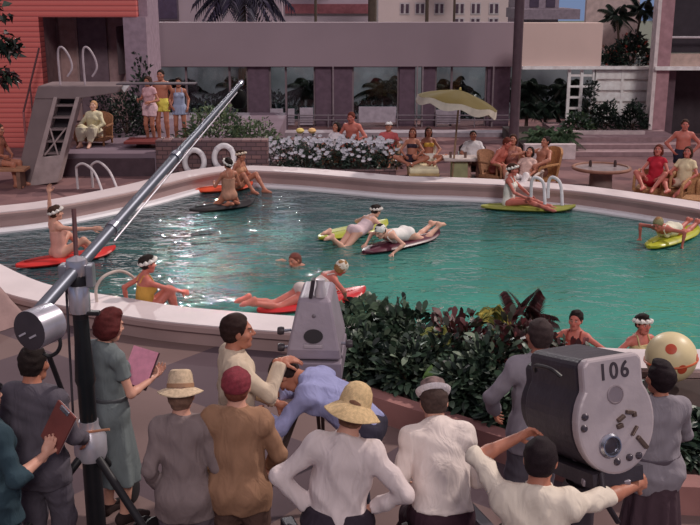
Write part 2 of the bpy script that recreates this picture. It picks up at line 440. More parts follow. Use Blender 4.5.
    head = [Ell(H(0, -.016, .03), Rh, (.077, .097, .09), .02), Ell(H(0, .03, -.035), Rh, (.060 * fw, .062, .083), .035),
            Cone(H(-.03 * fw, .045, -.085), H(.03 * fw, .045, -.085), .024, .024, .03), Ell(H(0, .072, -.098), Rh, (.02, .018, .018), .02),
            Cone(H(-.036, .078, .032), H(.036, .078, .032), .012, .012, .02),
            Ell(H(-.031, .092, .012), Rh, (.019, .013, .012), .012, sub=True), Ell(H(.031, .092, .012), Rh, (.019, .013, .012), .012, sub=True),
            Ell(H(-.031, .0745, .012), Rh, .0145, .003), Ell(H(.031, .0745, .012), Rh, .0145, .003),
            Cone(H(0, .088, .022), H(0, .112, -.018), .008, .012, .012), Ell(H(-.012, .1, -.022), Rh, .009, .008), Ell(H(.012, .1, -.022), Rh, .009, .008),
            Cone(H(-.016, .087, -.05), H(.016, .087, -.05), .0085, .0085, .008), Cone(H(-.014, .086, -.061), H(.014, .086, -.061), .009, .009, .006),
            Ell(H(-.058, .045, -.02), Rh, (.02, .025, .02), .03), Ell(H(.058, .045, -.02), Rh, (.02, .025, .02), .03)]
    for s in (-1, 1):
        head += [Ell(H(s * .079, -.008, .0), Rh @ rz(-s * 20), (.009, .02, .031), .012)]
    ht = nrm(Rh @ V3(0, 0, 1))
    skin_c = np.array(lin(SKINS[skin]))
    Vs, Fs, Cs = [], [], []; nb = 0
    def put(V, F, C=None):
        nonlocal nb
        if len(V) == 0: return
        Vs.append(V); Fs.append(F + nb); Cs.append(np.tile(skin_c, (len(V), 1)) if C is None else C); nb += len(V)
    body = torso + up[-1] + up[1] + fo[-1] + fo[1] + th[-1] + th[1] + ca[-1] + ca[1] + ft[-1] + ft[1] + neck
    put(*sdf_mesh(body, res))
    hr = min(res * .5, .0075)
    Vh, Fh = sdf_mesh(head + [Cone(H(0, -.025, -.075), H(0, -.028, -.045), .05 if not fem else .043, .055 if not fem else .043, .03)], hr)
    q = (Vh - hc) @ Rh; C = np.tile(skin_c, (len(Vh), 1)); x, y, z = q[:, 0], q[:, 1], q[:, 2]
    C[(np.abs(x) < .021 - .25 * np.abs(z + .056)) & (y > .082) & (z < -.046) & (z > -.066)] = np.array(lin((160, 66, 62) if fem else (150, 92, 80)))
    e = np.sqrt((np.abs(x) - .031) ** 2 + ((z - .011) * 1.9) ** 2)
    C[(e < .0135) & (y > .07)] = np.array(lin((225, 218, 210))); C[(np.hypot(np.abs(x) - .031, z - .011) < .0072) & (e < .0135) & (y > .07)] = np.array(lin((40, 30, 26)))
    C[(np.abs(np.abs(x) - .033) < .019) & (np.abs(z - .034) < .0055) & (y > .06)] = np.array(lin(hair[1])) * .8 if hair else skin_c * .5
    chk = np.exp(-(((np.abs(x) - .045) / .02) ** 2 + ((z + .025) / .02) ** 2)) * (y > .03)
    C = C * (1 + chk[:, None] * np.array([.06, -.12, -.1]))
    put(Vh, Fh, C)
    for s, pl, hd in ((-1, lpalm, lhd), (1, rpalm, rhd)):
        d = nrm(hd) if hd is not None else hdir[s]
        pl = V3(-s, -.2, -.1) if pl is None else np.asarray(pl, f32)
        n = nrm(pl - d * float(pl @ d)); side = 1.0 if s > 0 else -1.0
        # thumb side: right hand, fingers d, palm n -> thumb along n x d
        put(*sdf_mesh(hand_prims(wrist[s], d, n, -side, curl), hr * .9))
    me = mesh_from(np.concatenate(Vs) * S, np.concatenate(Fs), True, np.concatenate(Cs))
    root = link('person', me, None, SKIN, loc, math.radians(yaw)); tag(root, label, 'person', group)
    def part(name, prims, mat, cuts=(), disp=None, rs=None, parent=None):
        V, F = sdf_mesh(prims, rs or res, cuts, disp)
        if len(V) == 0: return None
        return link(name, mesh_from(V * S, F, True), parent or root, mat)
    ex = lambda o, n: (o, np.asarray(n, f32))
    # ---- clothing
    jhem = min([1.0] + [w[2].get('hem', 0) for w in wear if w[0] in ('jacket', 'robe') and len(w) > 2])
    for wi, w in enumerate(wear):
        kind, col = w[0], w[1]; o = w[2] if len(w) > 2 else {}
        mt = cloth(col, o.get('rough', .88), .15 if kind in ('swimsuit', 'bikini', 'trunks', 'shoes') else .38)
        t = o.get('t', .014); amp = o.get('amp', .004)
        fl = folds(amp, K * 1.7 + wi, o.get('fz', 11.), o.get('fx', 27.)) if amp else None
        if kind in ('shirt', 'jacket', 'coat', 'blouse', 'sweater', 'robe', 'top', 'dress_top'):
            hem = o.get('hem', -.08); sl = o.get('sleeve', 2.0); pr = []
            if hem < -.1:
                for s in (-1, 1): pr += grow(th[s], t + .012)
                pr.append(Ell(P(0, -.01, -.08), Rp, (.185 * W, .135, .2), .06))
            ar = []; ta = t * .62
            for s in (-1, 1):
                a, e, wr = arms[s]
                if sl > 0: ar += grow(delt[:1] if s < 0 else delt[1:], ta)
                if 0 < sl <= 1: ar += grow([Cone(a, e, r1, r2 + .008, .03)], ta + .006, [ex(a + (e - a) * sl, nrm(e - a))])
                elif sl > 1:
                    ar += grow(up[s], ta); b = e + (wr - e) * min(1, sl - 1)
                    ar += grow([Cone(e, wr, r2, r3 + .01, .02)], ta, [ex(b, nrm(wr - e))])
            cuts = [ex(P(0, 0, hem), -Rp[:, 2])]
            nz = o.get('neck', .385); ntilt = nrm(Rc @ V3(0, o.get('vneck', .35), 1)); nc = ex(Q(0, 0, nz), ntilt)
            for q in pr: q['cuts'] = tuple(q['cuts']) + tuple(cuts)
            pr = grow(torso, t, cuts + [nc]) + pr + ar
            part(kind if kind != 'dress_top' else 'dress_bodice', pr, mt, (), fl)
            if o.get('collar'):
                part('collar', [Fn(lambda p: np.maximum(np.abs(np.sqrt((((p - nk) @ Rc)[..., 0] / 1.0) ** 2 + (((p - nk) @ Rc)[..., 1] - .004) ** 2) - .066) - .009, np.abs(((p - nk) @ Rc)[..., 2] - .025) - .03), nk - .13, nk + .13)], mt, (), None, min(res, .009))
            if o.get('belt'):
                part('belt', grow(torso[3:5], t + .016), mk(o['belt'], .5), [ex(P(0, 0, .105), Rp[:, 2]), ex(P(0, 0, .06), -Rp[:, 2])], None, min(res, .01))
        elif kind in ('trousers', 'shorts', 'trunks'):
            ln = o.get('len', 2.0 if kind == 'trousers' else .45); pr = grow(torso[:4], t)
            for s in (-1, 1):
                hj, kn, an = legs[s]
                if ln <= 1: pr += grow(th[s], t + .008, [ex(hj + (kn - hj) * ln, nrm(kn - hj))])
                else:
                    b = kn + (an - kn) * min(1.02, ln - 1)
                    pr += grow(th[s], t + .004); pr += grow([Cone(kn, an, g2, g3 + .022, .04)], t, [ex(b, nrm(an - kn))])
            part(kind, pr, mt, [ex(P(0, 0, min(o.get('top', .1), jhem + .05)), Rp[:, 2])], fl)
        elif kind == 'skirt':
            hem = o.get('hem', -.5); fr = o.get('flare', .27)
            def f(p, hem=hem, fr=fr):
                q = (p - p0) @ Rp; tt = np.clip((.1 - q[..., 2]) / (.1 - hem), 0, 1)
                an = np.arctan2(q[..., 1], q[..., 0]); fd = 1 + .07 * tt * np.cos(11 * an + K) + .03 * tt * np.cos(5 * an)
                sm = tt ** .7
                rx_, ry_ = (.13 + (fr - .13) * sm) * fd, (.105 + (fr * .85 - .105) * sm) * fd
                return (np.sqrt((q[..., 0] / rx_) ** 2 + ((q[..., 1] + .01) / ry_) ** 2) - 1) * np.minimum(rx_, ry_) * .8
            lo = p0 + V3(-.4, -.4, hem - .02); hi = p0 + V3(.4, .4, .12)
            part('skirt', [Fn(f, lo, hi)] + grow(torso[:3], .012), mt, [ex(P(0, 0, .1), Rp[:, 2]), ex(P(0, 0, hem), -Rp[:, 2])])
        elif kind == 'lap_skirt':
            pr = grow(torso[:4], .016)
            for s in (-1, 1): pr += grow(th[s], .03) + grow(ca[s], .03, [ex(legs[s][1] + (legs[s][2] - legs[s][1]) * o.get('len', .4), nrm(legs[s][2] - legs[s][1]))])
            for p in pr: p['k'] = .14
            part('skirt', pr, mt, [ex(P(0, 0, .1), Rp[:, 2])], fl)
        elif kind == 'swimsuit':
            pr = grow(torso[:7] + torso[7:9], .008)
            cuts = [ex(Q(0, 0, .25), nrm(Rc @ V3(0, -.25, 1)))]
            part('swimsuit', pr, mt, cuts, None, min(res, .013))
            sb = MB()
            for s in (-1, 1):
                sb.tube([Vector(Q(s * .075, .10, .22) * S), Vector(Q(s * .085, .085, .30) * S), Vector(Q(s * .08, .03, .378) * S), Vector(Q(s * .075, -.06, .37) * S), Vector(Q(s * .065, -.105, .27) * S)], .011 * S, 6)
            sb.build('strap', mt, root, True)
        elif kind == 'bikini':
            part('bikini_top', grow(torso[5:6] + torso[7:9], .009), mt, [ex(Q(0, 0, .24), Rc[:, 2]), ex(Q(0, 0, .13), -Rc[:, 2])], None, min(res, .011))
            part('bikini_bottom', grow(torso[:3], .009), mt, [ex(P(0, 0, .05), Rp[:, 2])], None, min(res, .012))
        elif kind == 'shoes':
            for s in (-1, 1): part('shoe', grow(ft[s], .009), mt, [ex(legs[s][2] - nrm(legs[s][2] - legs[s][1]) * .01, -nrm(legs[s][2] - legs[s][1]))], None, min(res, .011))
        elif kind == 'strap_belt':
            part('belt', grow(torso[3:5], t + .018), mt, [ex(P(0, 0, .11), Rp[:, 2]), ex(P(0, 0, .065), -Rp[:, 2])], None, min(res, .01))
        elif kind == 'towel':
            pr = grow(torso[:3], .02)
            for s in (-1, 1): pr += grow(th[s], .02)
            part('towel', pr, mt, [ex(P(0, 0, .08), Rp[:, 2])], fl)
    # ---- hair and headwear
    if hair:
        st, hcx = hair; hm = mk(hcx, .75, 0, .25, 40, .3, .15); g = .014 if st != 'bob' else .024
        hd = [Ell(H(0, -.02, .034), Rh, (.080 + g * .6, .099 + g * .7, .09 + g), .02)]
        cuts = [ex(H(0, .058, .066), nrm(Rh @ V3(0, .92, -.40)))]
        if st == 'short': hd += [Ell(H(0, -.055, -.02), Rh, (.066, .05, .07), .03)]; cuts.append(ex(H(0, 0, -.062), -Rh[:, 2]))
        if st == 'bob': hd += [Ell(H(0, -.045, -.045), Rh, (.10, .068, .085), .05), Ell(H(-.07, -.01, -.03), Rh, (.035, .05, .08), .03), Ell(H(.07, -.01, -.03), Rh, (.035, .05, .08), .03)]
        if st == 'long': hd += [Ell(H(0, -.06, -.09), Rh, (.09, .055, .15), .05), Ell(H(-.072, -.015, -.06), Rh, (.03, .045, .11), .03), Ell(H(.072, -.015, -.06), Rh, (.03, .045, .11), .03)]
        if st == 'updo': hd += [Ell(H(0, -.09, .04), Rh, (.065, .05, .06), .03), Ell(H(0, .02, .115), Rh, (.055, .05, .03), .02), Ell(H(0, -.055, -.015), Rh, (.066, .05, .06), .03)]; cuts.append(ex(H(0, 0, -.075), -Rh[:, 2]))
        if st == 'roll': hd += [Ell(H(0, -.045, -.04), Rh, (.108, .075, .075), .05), Ell(H(-.075, 0, -.01), Rh, (.04, .05, .06), .03), Ell(H(.075, 0, -.01), Rh, (.04, .05, .06), .03), Ell(H(0, .01, .11), Rh, (.07, .07, .04), .03)]
        part('hair', hd, hm, cuts, folds(.0035, K, 30., 55.), min(res, .011))
    M4 = Matrix([list(map(float, r)) for r in Rh]).to_4x4(); M4.translation = Vector(hc * S)
    def hatM(tilt, dz=0, dy=0): return M4 @ Matrix.Translation((0, dy * S, dz * S)) @ Matrix.Rotation(math.radians(tilt), 4, 'X') @ Matrix.Scale(S, 4)
    if hat:
        k, hcx = hat[0], hat[1]; o = hat[2] if len(hat) > 2 else {}
        hm = mk(hcx, .8, 0, .22, 45, .4)
        tl = o.get('tilt', -8)
        if k == 'straw':
            br = o.get('brim', .165)
            wb = lambda q, an: Vector((q.x, q.y * 1.12, q.z + (.018 * math.cos(2 * an) - .02) * max(0, (math.hypot(q.x, q.y) - .1) / .06)))
            dome = o.get('dome')
            ho = MB().lathe([(0, .135), (.03, .131), (.06, .115), (.082, .082), (.092, .035), (.095, .0), (.115, -.012), (br, -.052), (br, -.058), (.112, -.02), (.09, -.004)] if dome else [(.0, .125), (.028, .118), (.05, .128), (.066, .122), (.078, .095), (.085, .04), (.088, .01), (.11, .004), (br, -.012), (br, -.018), (.11, -.003), (.087, .0)], 40, hatM(tl, .055, -.01), wb).build('straw_hat', hm, root, True)
            if not dome: MB().lathe([(.0855, .012), (.0905, .012), (.089, .038), (.0845, .04)], 40, hatM(tl, .055, -.01), lambda q, an: Vector((q.x, q.y * 1.12, q.z))).build('hat_band', mk(o.get('band', (120, 84, 60))), ho, True)
        elif k == 'bucket':
            wb = lambda q, an: Vector((q.x, q.y * 1.14, q.z))
            ho = MB().lathe([(0, .105), (.05, .1), (.072, .085), (.084, .03), (.087, .0), (.105, .012), (.112, .034), (.108, .036), (.1, .015), (.085, -.005)], 36, hatM(tl, .05, -.012), wb).build('turned_up_hat', hm, root, True)
            MB().lathe([(0, .108), (.052, .103), (.075, .087), (.087, .034), (.0885, .03), (.086, .028)], 36, hatM(tl, .05, -.012), wb).build('hat_crown', mk(o.get('crown', (110, 92, 90)), .85, noise=.5, scale=25), ho, True)
        elif k == 'skullcap':
            part('knit_cap', [Ell(H(0, -.022, .04), Rh, (.095, .112, .104), .02)], hm, [ex(H(0, .03, .03), nrm(Rh @ V3(0, .25, -1)))], folds(.003, 1, 20., 60.), .008)
        elif k == 'cap':
            ho = part('cap', [Ell(H(0, -.02, .05), Rh, (.092, .108, .085), .02)], hm, [ex(H(0, .03, .045), nrm(Rh @ V3(0, .12, -1)))], None, .008)
            MB().prism([(-.075, .06), (-.06, .125), (-.03, .15), (0, .158), (.03, .15), (.06, .125), (.075, .06), (0, .085)], .045, .052, hatM(-6, 0, 0)).build('visor', mk(o.get('visor', hcx)), ho)
        elif k == 'swimcap':
            part('swim_cap', [Ell(H(0, -.018, .038), Rh, (.092, .11, .098), .02)], hm, [ex(H(0, .06, .045), nrm(Rh @ V3(0, .75, -.65))), ex(H(0, 0, -.03), -Rh[:, 2])], None, min(res, .01))
        elif k == 'headband':
            R0 = .098
            def wbf(q, an): return q
            pts = [hatM(o.get('tilt', 22), .045, -.012) @ Vector((.096 * math.cos(a), .116 * math.sin(a), .006 * math.sin(9 * a))) for a in np.linspace(0, 2 * PI, 41)[:-1]]
            ho = MB().tube(pts, [(.024 + .009 * math.sin(i * 1.57)) * S for i in range(40)], 8, True).build('flowered_headband', hm, root, True)
    J = dict(wrist=wrist, hdir=hdir, sh=sh, head=hc, S=S, Rh=Rh, p0=p0)
    RZ = Matrix.Rotation(math.radians(yaw), 4, 'Z')
    J['w'] = lambda v: root.location + RZ @ Vector([float(x) * S for x in v])
    return root, J
# ------------------------------------------------------------------ light and sky
wd = bpy.data.worlds.new('sky'); SC.world = wd; wd.use_nodes = True
bg = wd.node_tree.nodes['Background']
tcw = wd.node_tree.nodes.new('ShaderNodeTexCoord'); sxyz = wd.node_tree.nodes.new('ShaderNodeSeparateXYZ')
rmp = wd.node_tree.nodes.new('ShaderNodeValToRGB')
wd.node_tree.links.new(tcw.outputs['Generated'], sxyz.inputs[0]); wd.node_tree.links.new(sxyz.outputs['Z'], rmp.inputs[0])
e = rmp.color_ramp.elements; e[0].position = 0.0; e[0].color = lin((128, 148, 190)) + (1,); e[1].position = 1.0; e[1].color = lin((206, 192, 204)) + (1,)
for p_, c_ in ((.03, (128, 148, 190)), (.07, (92, 92, 98)), (.35, (104, 100, 106)), (.6, (176, 164, 174))): e.new(p_).color = lin(c_) + (1,)
wd.node_tree.links.new(rmp.outputs[0], bg.inputs[0]); bg.inputs[1].default_value = .66
def sun(name, src, energy, col, ang):
    l = bpy.data.lights.new(name, 'SUN'); l.energy = energy; l.color = col; l.angle = math.radians(ang)
    o = link(name, l); o.rotation_euler = Vector(src).to_track_quat('Z', 'Y').to_euler(); return o
sun('key_sun', (.62, .34, .70), 2.2, (1.0, .88, .80), 2.5)
sun('back_light', (-.15, .90, .37), .62, (1.0, .97, .95), .4)
sun('front_light', (.18, -.82, .54), .95, (1.0, .90, .88), 12)
SC.view_settings.view_transform = 'Standard'; SC.view_settings.look = 'None'; SC.view_settings.exposure = 0.0; SC.view_settings.gamma = 1.07
SC.cycles.max_bounces = 6

# ------------------------------------------------------------------ pool outline
WZ, CZ = -.08, .25
far_px = [(-40, 236), (0, 232), (50, 226), (100, 216.5), (150, 205), (195, 192.5), (222, 187.5), (245, 186), (300, 189), (350, 193.5), (400, 198), (450, 199.5), (500, 202), (560, 207), (600, 212), (650, 220), (700, 229), (760, 243), (830, 266)]
near_px = [(0, 263.5), (26, 276), (51, 285), (85, 292), (123, 297.5), (180, 306.5), (257, 313.5), (298, 316.5), (345, 320)]
pf = [at(x, y, WZ) for x, y in far_px]; pn = [at(x, y, CZ) for x, y in near_px]
for p in pf + pn: p.z = 0
tail = [Vector((1.1, 10.95, 0)), Vector((2.3, 10.45, 0)), Vector((3.6, 10.3, 0)), Vector((5.0, 10.5, 0)), Vector((6.6, 11.2, 0)), Vector((7.8, 12.6, 0))]
left = [Vector((-5.75, 14.6, 0)), Vector((-6.35, 16.0, 0))]
loop = pf[::1] + tail[::-1] + pn[::-1] + left          # clockwise from above
loop = catmull(loop, 4, True)
area = sum(loop[i].x * loop[(i + 1) % len(loop)].y - loop[(i + 1) % len(loop)].x * loop[i].y for i in range(len(loop)))
if area < 0: loop.reverse()
def offset(L, d):
    n = len(L); out = []
    for i in range(n):
        t = (L[(i + 1) % n] - L[i - 1]).normalized(); out.append(L[i] + Vector((t.y, -t.x, 0)) * d)
    return out
def ring(name, prof, mat):
    """band swept round the pool: prof = (outward offset, z) pairs, closed"""
    n = len(loop); rows = [[Vector((p.x, p.y, z)) for p in offset(loop, d)] for d, z in prof]
    V = [v for r in rows for v in r]; m = len(prof)
    F = [(j * n + i, j * n + (i + 1) % n, ((j + 1) % m) * n + (i + 1) % n, ((j + 1) % m) * n + i) for j in range(m) for i in range(n)]
    return struct(MB().add(V, F).build(name, mat))
coping_shaded_mat = mk((158, 132, 130), .7, 0, .1, 1.5, .15, .2)  # darker coping tone, shade on its upright faces put into the colour
ring('trim_1', [(0.05, -.4), (0.05, .10), (0.0, .19), (0.0, CZ - .02), (.02, CZ), (.60, CZ), (.62, CZ - .02), (.62, .17), (.57, .16), (.57, -.1)], coping_shaded_mat)['label'] = 'raised pale pool coping, its shaded sides painted darker'
ring('trim_8', [(.03, CZ - .01), (.03, CZ + .015), (.60, CZ + .015), (.60, CZ - .01)], mk((214, 200, 202), .6, 0, .08, 1.5, .1, .25))['label'] = 'flat top of the pool coping, painted lighter as if lit'  # lighter coping tone, light falling on the top put into the colour
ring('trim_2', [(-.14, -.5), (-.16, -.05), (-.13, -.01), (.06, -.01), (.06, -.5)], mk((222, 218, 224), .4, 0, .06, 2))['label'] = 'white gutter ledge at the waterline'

# floor with the pool left open
bm = bmesh.new()
outer = [bm.verts.new(v) for v in ((-30, -6, 0), (30, -6, 0), (30, 31.9, 0), (-30, 31.9, 0))]
inner = [bm.verts.new(v) for v in offset(loop, .3)]
es = [bm.edges.new((a[i], a[(i + 1) % len(a)])) for a in (outer, inner) for i in range(len(a))]
bmesh.ops.triangle_fill(bm, use_beauty=True, use_dissolve=False, edges=es)
bmesh.ops.recalc_face_normals(bm, faces=bm.faces)
me = bpy.data.meshes.new('floor'); bm.to_mesh(me); bm.free()
m = bpy.data.materials.new('deck_paving'); t, b = nt(m); N, L = t.nodes, t.links
tc = N.new('ShaderNodeTexCoord'); mp = N.new('ShaderNodeMapping'); mp.inputs['Rotation'].default_value = (0, 0, math.radians(38)); mp.inputs['Scale'].default_value = (.62, .62, .62)
L.new(tc.outputs['Object'], mp.inputs['Vector'])
ck = N.new('ShaderNodeTexChecker'); ck.inputs['Scale'].default_value = 1.0; L.new(mp.outputs['Vector'], ck.inputs['Vector'])
ck.inputs['Color1'].default_value = lin((88, 73, 79)) + (1,); ck.inputs['Color2'].default_value = lin((116, 95, 93)) + (1,)
vo = N.new('ShaderNodeTexVoronoi'); vo.inputs['Scale'].default_value = 2.2; L.new(tc.outputs['Object'], vo.inputs['Vector'])
vr = N.new('ShaderNodeValToRGB'); vr.color_ramp.elements[0].color = lin((104, 78, 82)) + (1,); vr.color_ramp.elements[1].color = lin((134, 100, 100)) + (1,)
sv = N.new('ShaderNodeSeparateColor'); L.new(vo.outputs['Color'], sv.inputs[0]); L.new(sv.outputs[0], vr.inputs['Fac'])
sx = N.new('ShaderNodeSeparateXYZ'); L.new(tc.outputs['Object'], sx.inputs[0])
gt = N.new('ShaderNodeMath'); gt.operation = 'GREATER_THAN'; gt.inputs[1].default_value = 14.5; L.new(sx.outputs['Y'], gt.inputs[0])
mx = N.new('ShaderNodeMix'); mx.data_type = 'RGBA'; L.new(gt.outputs[0], mx.inputs['Factor']); L.new(ck.outputs['Color'], mx.inputs[6]); L.new(vr.outputs['Color'], mx.inputs[7])
nz = N.new('ShaderNodeTexNoise'); nz.inputs['Scale'].default_value = .8; nz.inputs['Detail'].default_value = 6; L.new(tc.outputs['Object'], nz.inputs['Vector'])
mr = N.new('ShaderNodeMapRange'); mr.inputs['To Min'].default_value = .7; mr.inputs['To Max'].default_value = 1.25; L.new(nz.outputs['Fac'], mr.inputs['Value'])
vm = N.new('ShaderNodeVectorMath'); vm.operation = 'SCALE'; L.new(mx.outputs[2], vm.inputs[0]); L.new(mr.outputs[0], vm.inputs['Scale'])
L.new(vm.outputs[0], b.inputs['Base Color']); b.inputs['Roughness'].default_value = .9; b.inputs['Specular IOR Level'].default_value = .12
floor = struct(link('floor', me, None, m)); floor['label'] = 'mauve and tan paved pool deck'
struct(MB().box2((-60, 31.5, -.9), (60, 140, -.6)).build('ground', mk((92, 96, 84), .9)))

# water
wm = bpy.data.materials.new('pool_water'); t, b = nt(wm); N, L = t.nodes, t.links
tc = N.new('ShaderNodeTexCoord')
def nzn(scale, detail=2, vec=None, dist=0.0):
    n = N.new('ShaderNodeTexNoise'); n.inputs['Scale'].default_value = scale; n.inputs['Detail'].default_value = detail; n.inputs['Distortion'].default_value = dist
    L.new(vec or tc.outputs['Object'], n.inputs['Vector']); return n
sx = N.new('ShaderNodeSeparateXYZ'); L.new(tc.outputs['Object'], sx.inputs[0])
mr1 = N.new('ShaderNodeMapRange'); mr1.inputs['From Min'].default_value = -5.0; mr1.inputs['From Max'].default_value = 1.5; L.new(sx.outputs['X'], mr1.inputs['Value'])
mr2 = N.new('ShaderNodeMapRange'); mr2.inputs['From Min'].default_value = 20.0; mr2.inputs['From Max'].default_value = 13.0; L.new(sx.outputs['Y'], mr2.inputs['Value'])  # base colour darkens toward the far edge, painting in its dark reflection
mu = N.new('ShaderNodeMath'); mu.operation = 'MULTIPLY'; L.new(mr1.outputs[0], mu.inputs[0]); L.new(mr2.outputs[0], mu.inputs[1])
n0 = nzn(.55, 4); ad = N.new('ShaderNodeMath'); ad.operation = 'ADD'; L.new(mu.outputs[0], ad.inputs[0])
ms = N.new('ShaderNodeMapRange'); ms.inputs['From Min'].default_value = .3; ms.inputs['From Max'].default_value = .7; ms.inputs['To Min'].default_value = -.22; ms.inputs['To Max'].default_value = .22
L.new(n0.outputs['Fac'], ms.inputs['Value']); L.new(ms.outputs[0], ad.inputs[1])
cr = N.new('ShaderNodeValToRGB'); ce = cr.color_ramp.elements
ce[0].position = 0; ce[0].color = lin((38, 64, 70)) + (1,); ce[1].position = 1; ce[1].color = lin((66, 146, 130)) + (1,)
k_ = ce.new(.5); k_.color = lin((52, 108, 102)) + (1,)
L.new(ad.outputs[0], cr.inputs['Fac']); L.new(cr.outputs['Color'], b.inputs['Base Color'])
b.inputs['Roughness'].default_value = .02; b.inputs['IOR'].default_value = 1.33; b.inputs['Specular IOR Level'].default_value = .5
mpw = N.new('ShaderNodeMapping'); mpw.inputs['Scale'].default_value = (.75, 1.25, 1); L.new(tc.outputs['Object'], mpw.inputs['Vector'])
w1 = nzn(1.5, 2, mpw.outputs[0], .6); w2 = nzn(5.5, 2, mpw.outputs[0], .8); w3 = nzn(15, 1, mpw.outputs[0], .3)
m1 = N.new('ShaderNodeMath'); m1.operation = 'MULTIPLY_ADD'; m1.inputs[1].default_value = .34; L.new(w2.outputs['Fac'], m1.inputs[0]); L.new(w1.outputs['Fac'], m1.inputs[2])
m2 = N.new('ShaderNodeMath'); m2.operation = 'MULTIPLY_ADD'; m2.inputs[1].default_value = .07; L.new(w3.outputs['Fac'], m2.inputs[0]); L.new(m1.outputs[0], m2.inputs[2])
bp = N.new('ShaderNodeBump'); bp.inputs['Strength'].default_value = 1.0; bp.inputs['Distance'].default_value = .088; L.new(m2.outputs[0], bp.inputs['Height']); L.new(bp.outputs[0], b.inputs['Normal'])
bm = bmesh.new(); vs = [bm.verts.new((p.x, p.y, WZ)) for p in offset(loop, .1)]
es = [bm.edges.new((vs[i], vs[(i + 1) % len(vs)])) for i in range(len(vs))]
bmesh.ops.triangle_fill(bm, use_beauty=True, use_dissolve=False, edges=es); bmesh.ops.recalc_face_normals(bm, faces=bm.faces)
for f in bm.faces:
    if f.normal.z < 0: f.normal_flip()
me = bpy.data.meshes.new('pool_water'); bm.to_mesh(me); bm.free()
struct(link('pool_water', me, None, wm))['label'] = 'teal pool water'

# ------------------------------------------------------------------ back facade
FY = 30.0
def fx(px, Y=FY, py=60): return atY(px, py, Y).x
def fz(py, Y=FY): return atY(350, py, Y).z
band_m = mk((150, 132, 140), .8, 0, .1, .35)
curve = [(fx(141), 27.0), (fx(144), 28.9), (fx(151), 29.8), (fx(165), FY), (fx(515), FY)]
bz0, bz1 = fz(66.5), fz(22.5)
def strip(pts, z0, z1, th):
    V = []
    for x, y in pts: V += [(x, y, z0), (x, y, z1), (x, y + th, z1), (x, y + th, z0)]
    n = len(pts); F = [(0, 1, 2, 3), tuple(4 * (n - 1) + k for k in (3, 2, 1, 0))]
    for i in range(n - 1):
        for k in range(4): F.append((4 * i + k, 4 * i + (k + 1) % 4, 4 * i + 4 + (k + 1) % 4, 4 * i + 4 + k))
    return MB().add(V, F)
o = struct(strip(curve, bz0, bz1, .5).build('wall_balcony', band_m)); o['label'] = 'long plain mauve balcony parapet'
o = struct(MB().box2((fx(522, 28), 28.0, fz(66.5, 28)), (fx(601, 28), 28.4, fz(23, 28))).build('wall_balcony_right', mk((222, 194, 184), .8, 0, .08, .5)))
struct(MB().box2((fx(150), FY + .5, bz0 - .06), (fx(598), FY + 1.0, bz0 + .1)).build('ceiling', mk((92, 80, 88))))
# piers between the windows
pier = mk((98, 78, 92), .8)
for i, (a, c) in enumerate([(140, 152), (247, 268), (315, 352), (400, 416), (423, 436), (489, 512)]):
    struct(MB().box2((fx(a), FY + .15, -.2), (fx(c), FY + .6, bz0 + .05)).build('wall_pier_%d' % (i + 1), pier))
glass = bpy.data.materials.new('window_glass'); t, b = nt(glass)
gl = t.nodes.new('ShaderNodeBsdfGlossy'); gl.inputs['Roughness'].default_value = .05; gl.inputs['Color'].default_value = (.8, .85, .9, 1)
tr = t.nodes.new('ShaderNodeBsdfTransparent'); tr.inputs['Color'].default_value = (.84, .88, .90, 1)
fr = t.nodes.new('ShaderNodeFresnel'); fr.inputs['IOR'].default_value = 1.45
mxs = t.nodes.new('ShaderNodeMixShader'); t.links.new(fr.outputs[0], mxs.inputs[0]); t.links.new(tr.outputs[0], mxs.inputs[1]); t.links.new(gl.outputs[0], mxs.inputs[2])
t.links.new(mxs.outputs[0], t.nodes['Material Output'].inputs['Surface']); t.nodes.remove(b)
fm = mk((120, 104, 110), .5)
wz0, wz1 = -.1, bz0 + .02
for i, (a, c, muls) in enumerate([(152, 247, (184, 228)), (268, 315, (285,)), (352, 400, ()), (436, 489, (453,))]):
    y0 = FY + .25; mb = MB()
    mb.box2((fx(a), y0, wz0), (fx(c), y0 + .08, wz0 + .08)); mb.box2((fx(a), y0, wz1 - .06), (fx(c), y0 + .08, wz1))
    for q in (a + .8, c - .8) + tuple(muls): mb.box2((fx(q) - .03, y0, wz0), (fx(q) + .03, y0 + .08, wz1))
    w = struct(mb.build('window_%d' % (i + 1), fm))
    MB().box2((fx(a), y0 + .03, wz0), (fx(c), y0 + .04, wz1)).build('pane', glass, w)
# pale panels below the glass line, rails
panel = mk((176, 164, 176), .7)
for i, (a, c, t_, u) in enumerate([(269, 282, 109, 125), (287, 293.5, 109, 125), (299, 312.5, 108, 125), (359, 397, 107, 122.5), (437, 462, 110, 124)]):
    struct(MB().box2((fx(a, FY), FY + .02, fz(u)), (fx(c, FY), FY + .1, fz(t_))).build('wall_spandrel_%d' % (i + 1), panel))
for a, c in ((268, 358), (398, 515)):
    rl = thing('railing', 'thin grey rail with slim posts before the %s glass bays' % ('left hand' if a == 268 else 'right hand'), 'railing', (fx(a), FY - .12, 0))
    x1 = fx(c) - fx(a)
    for z in (.22, .36): MB().bar((0, 0, z), (x1, 0, z), .018).build('rail', mk((128, 116, 124), .4), rl)
    for q in np.linspace(0, x1, 4): MB().bar((q, 0, 0), (q, 0, .40), .02).build('post', mk((128, 116, 124), .4), rl)
for px, lo_, hi_ in ((333, 128, 66), (417.5, 128, 66), (423, 128, 66), (494, 128, 66)):
    struct(MB().bar((fx(px), FY - .02, -.1), (fx(px), FY - .02, bz0), .025).build('trim_%d' % (10 + px // 10), mk((140, 126, 132), .5)))
# low curb walk in front of the windows
struct(MB().box2((fx(268, 28), 27.9, 0), (fx(520, 28), 28.5, .12)).build('trim_curb', mk((150, 138, 146), .7)))
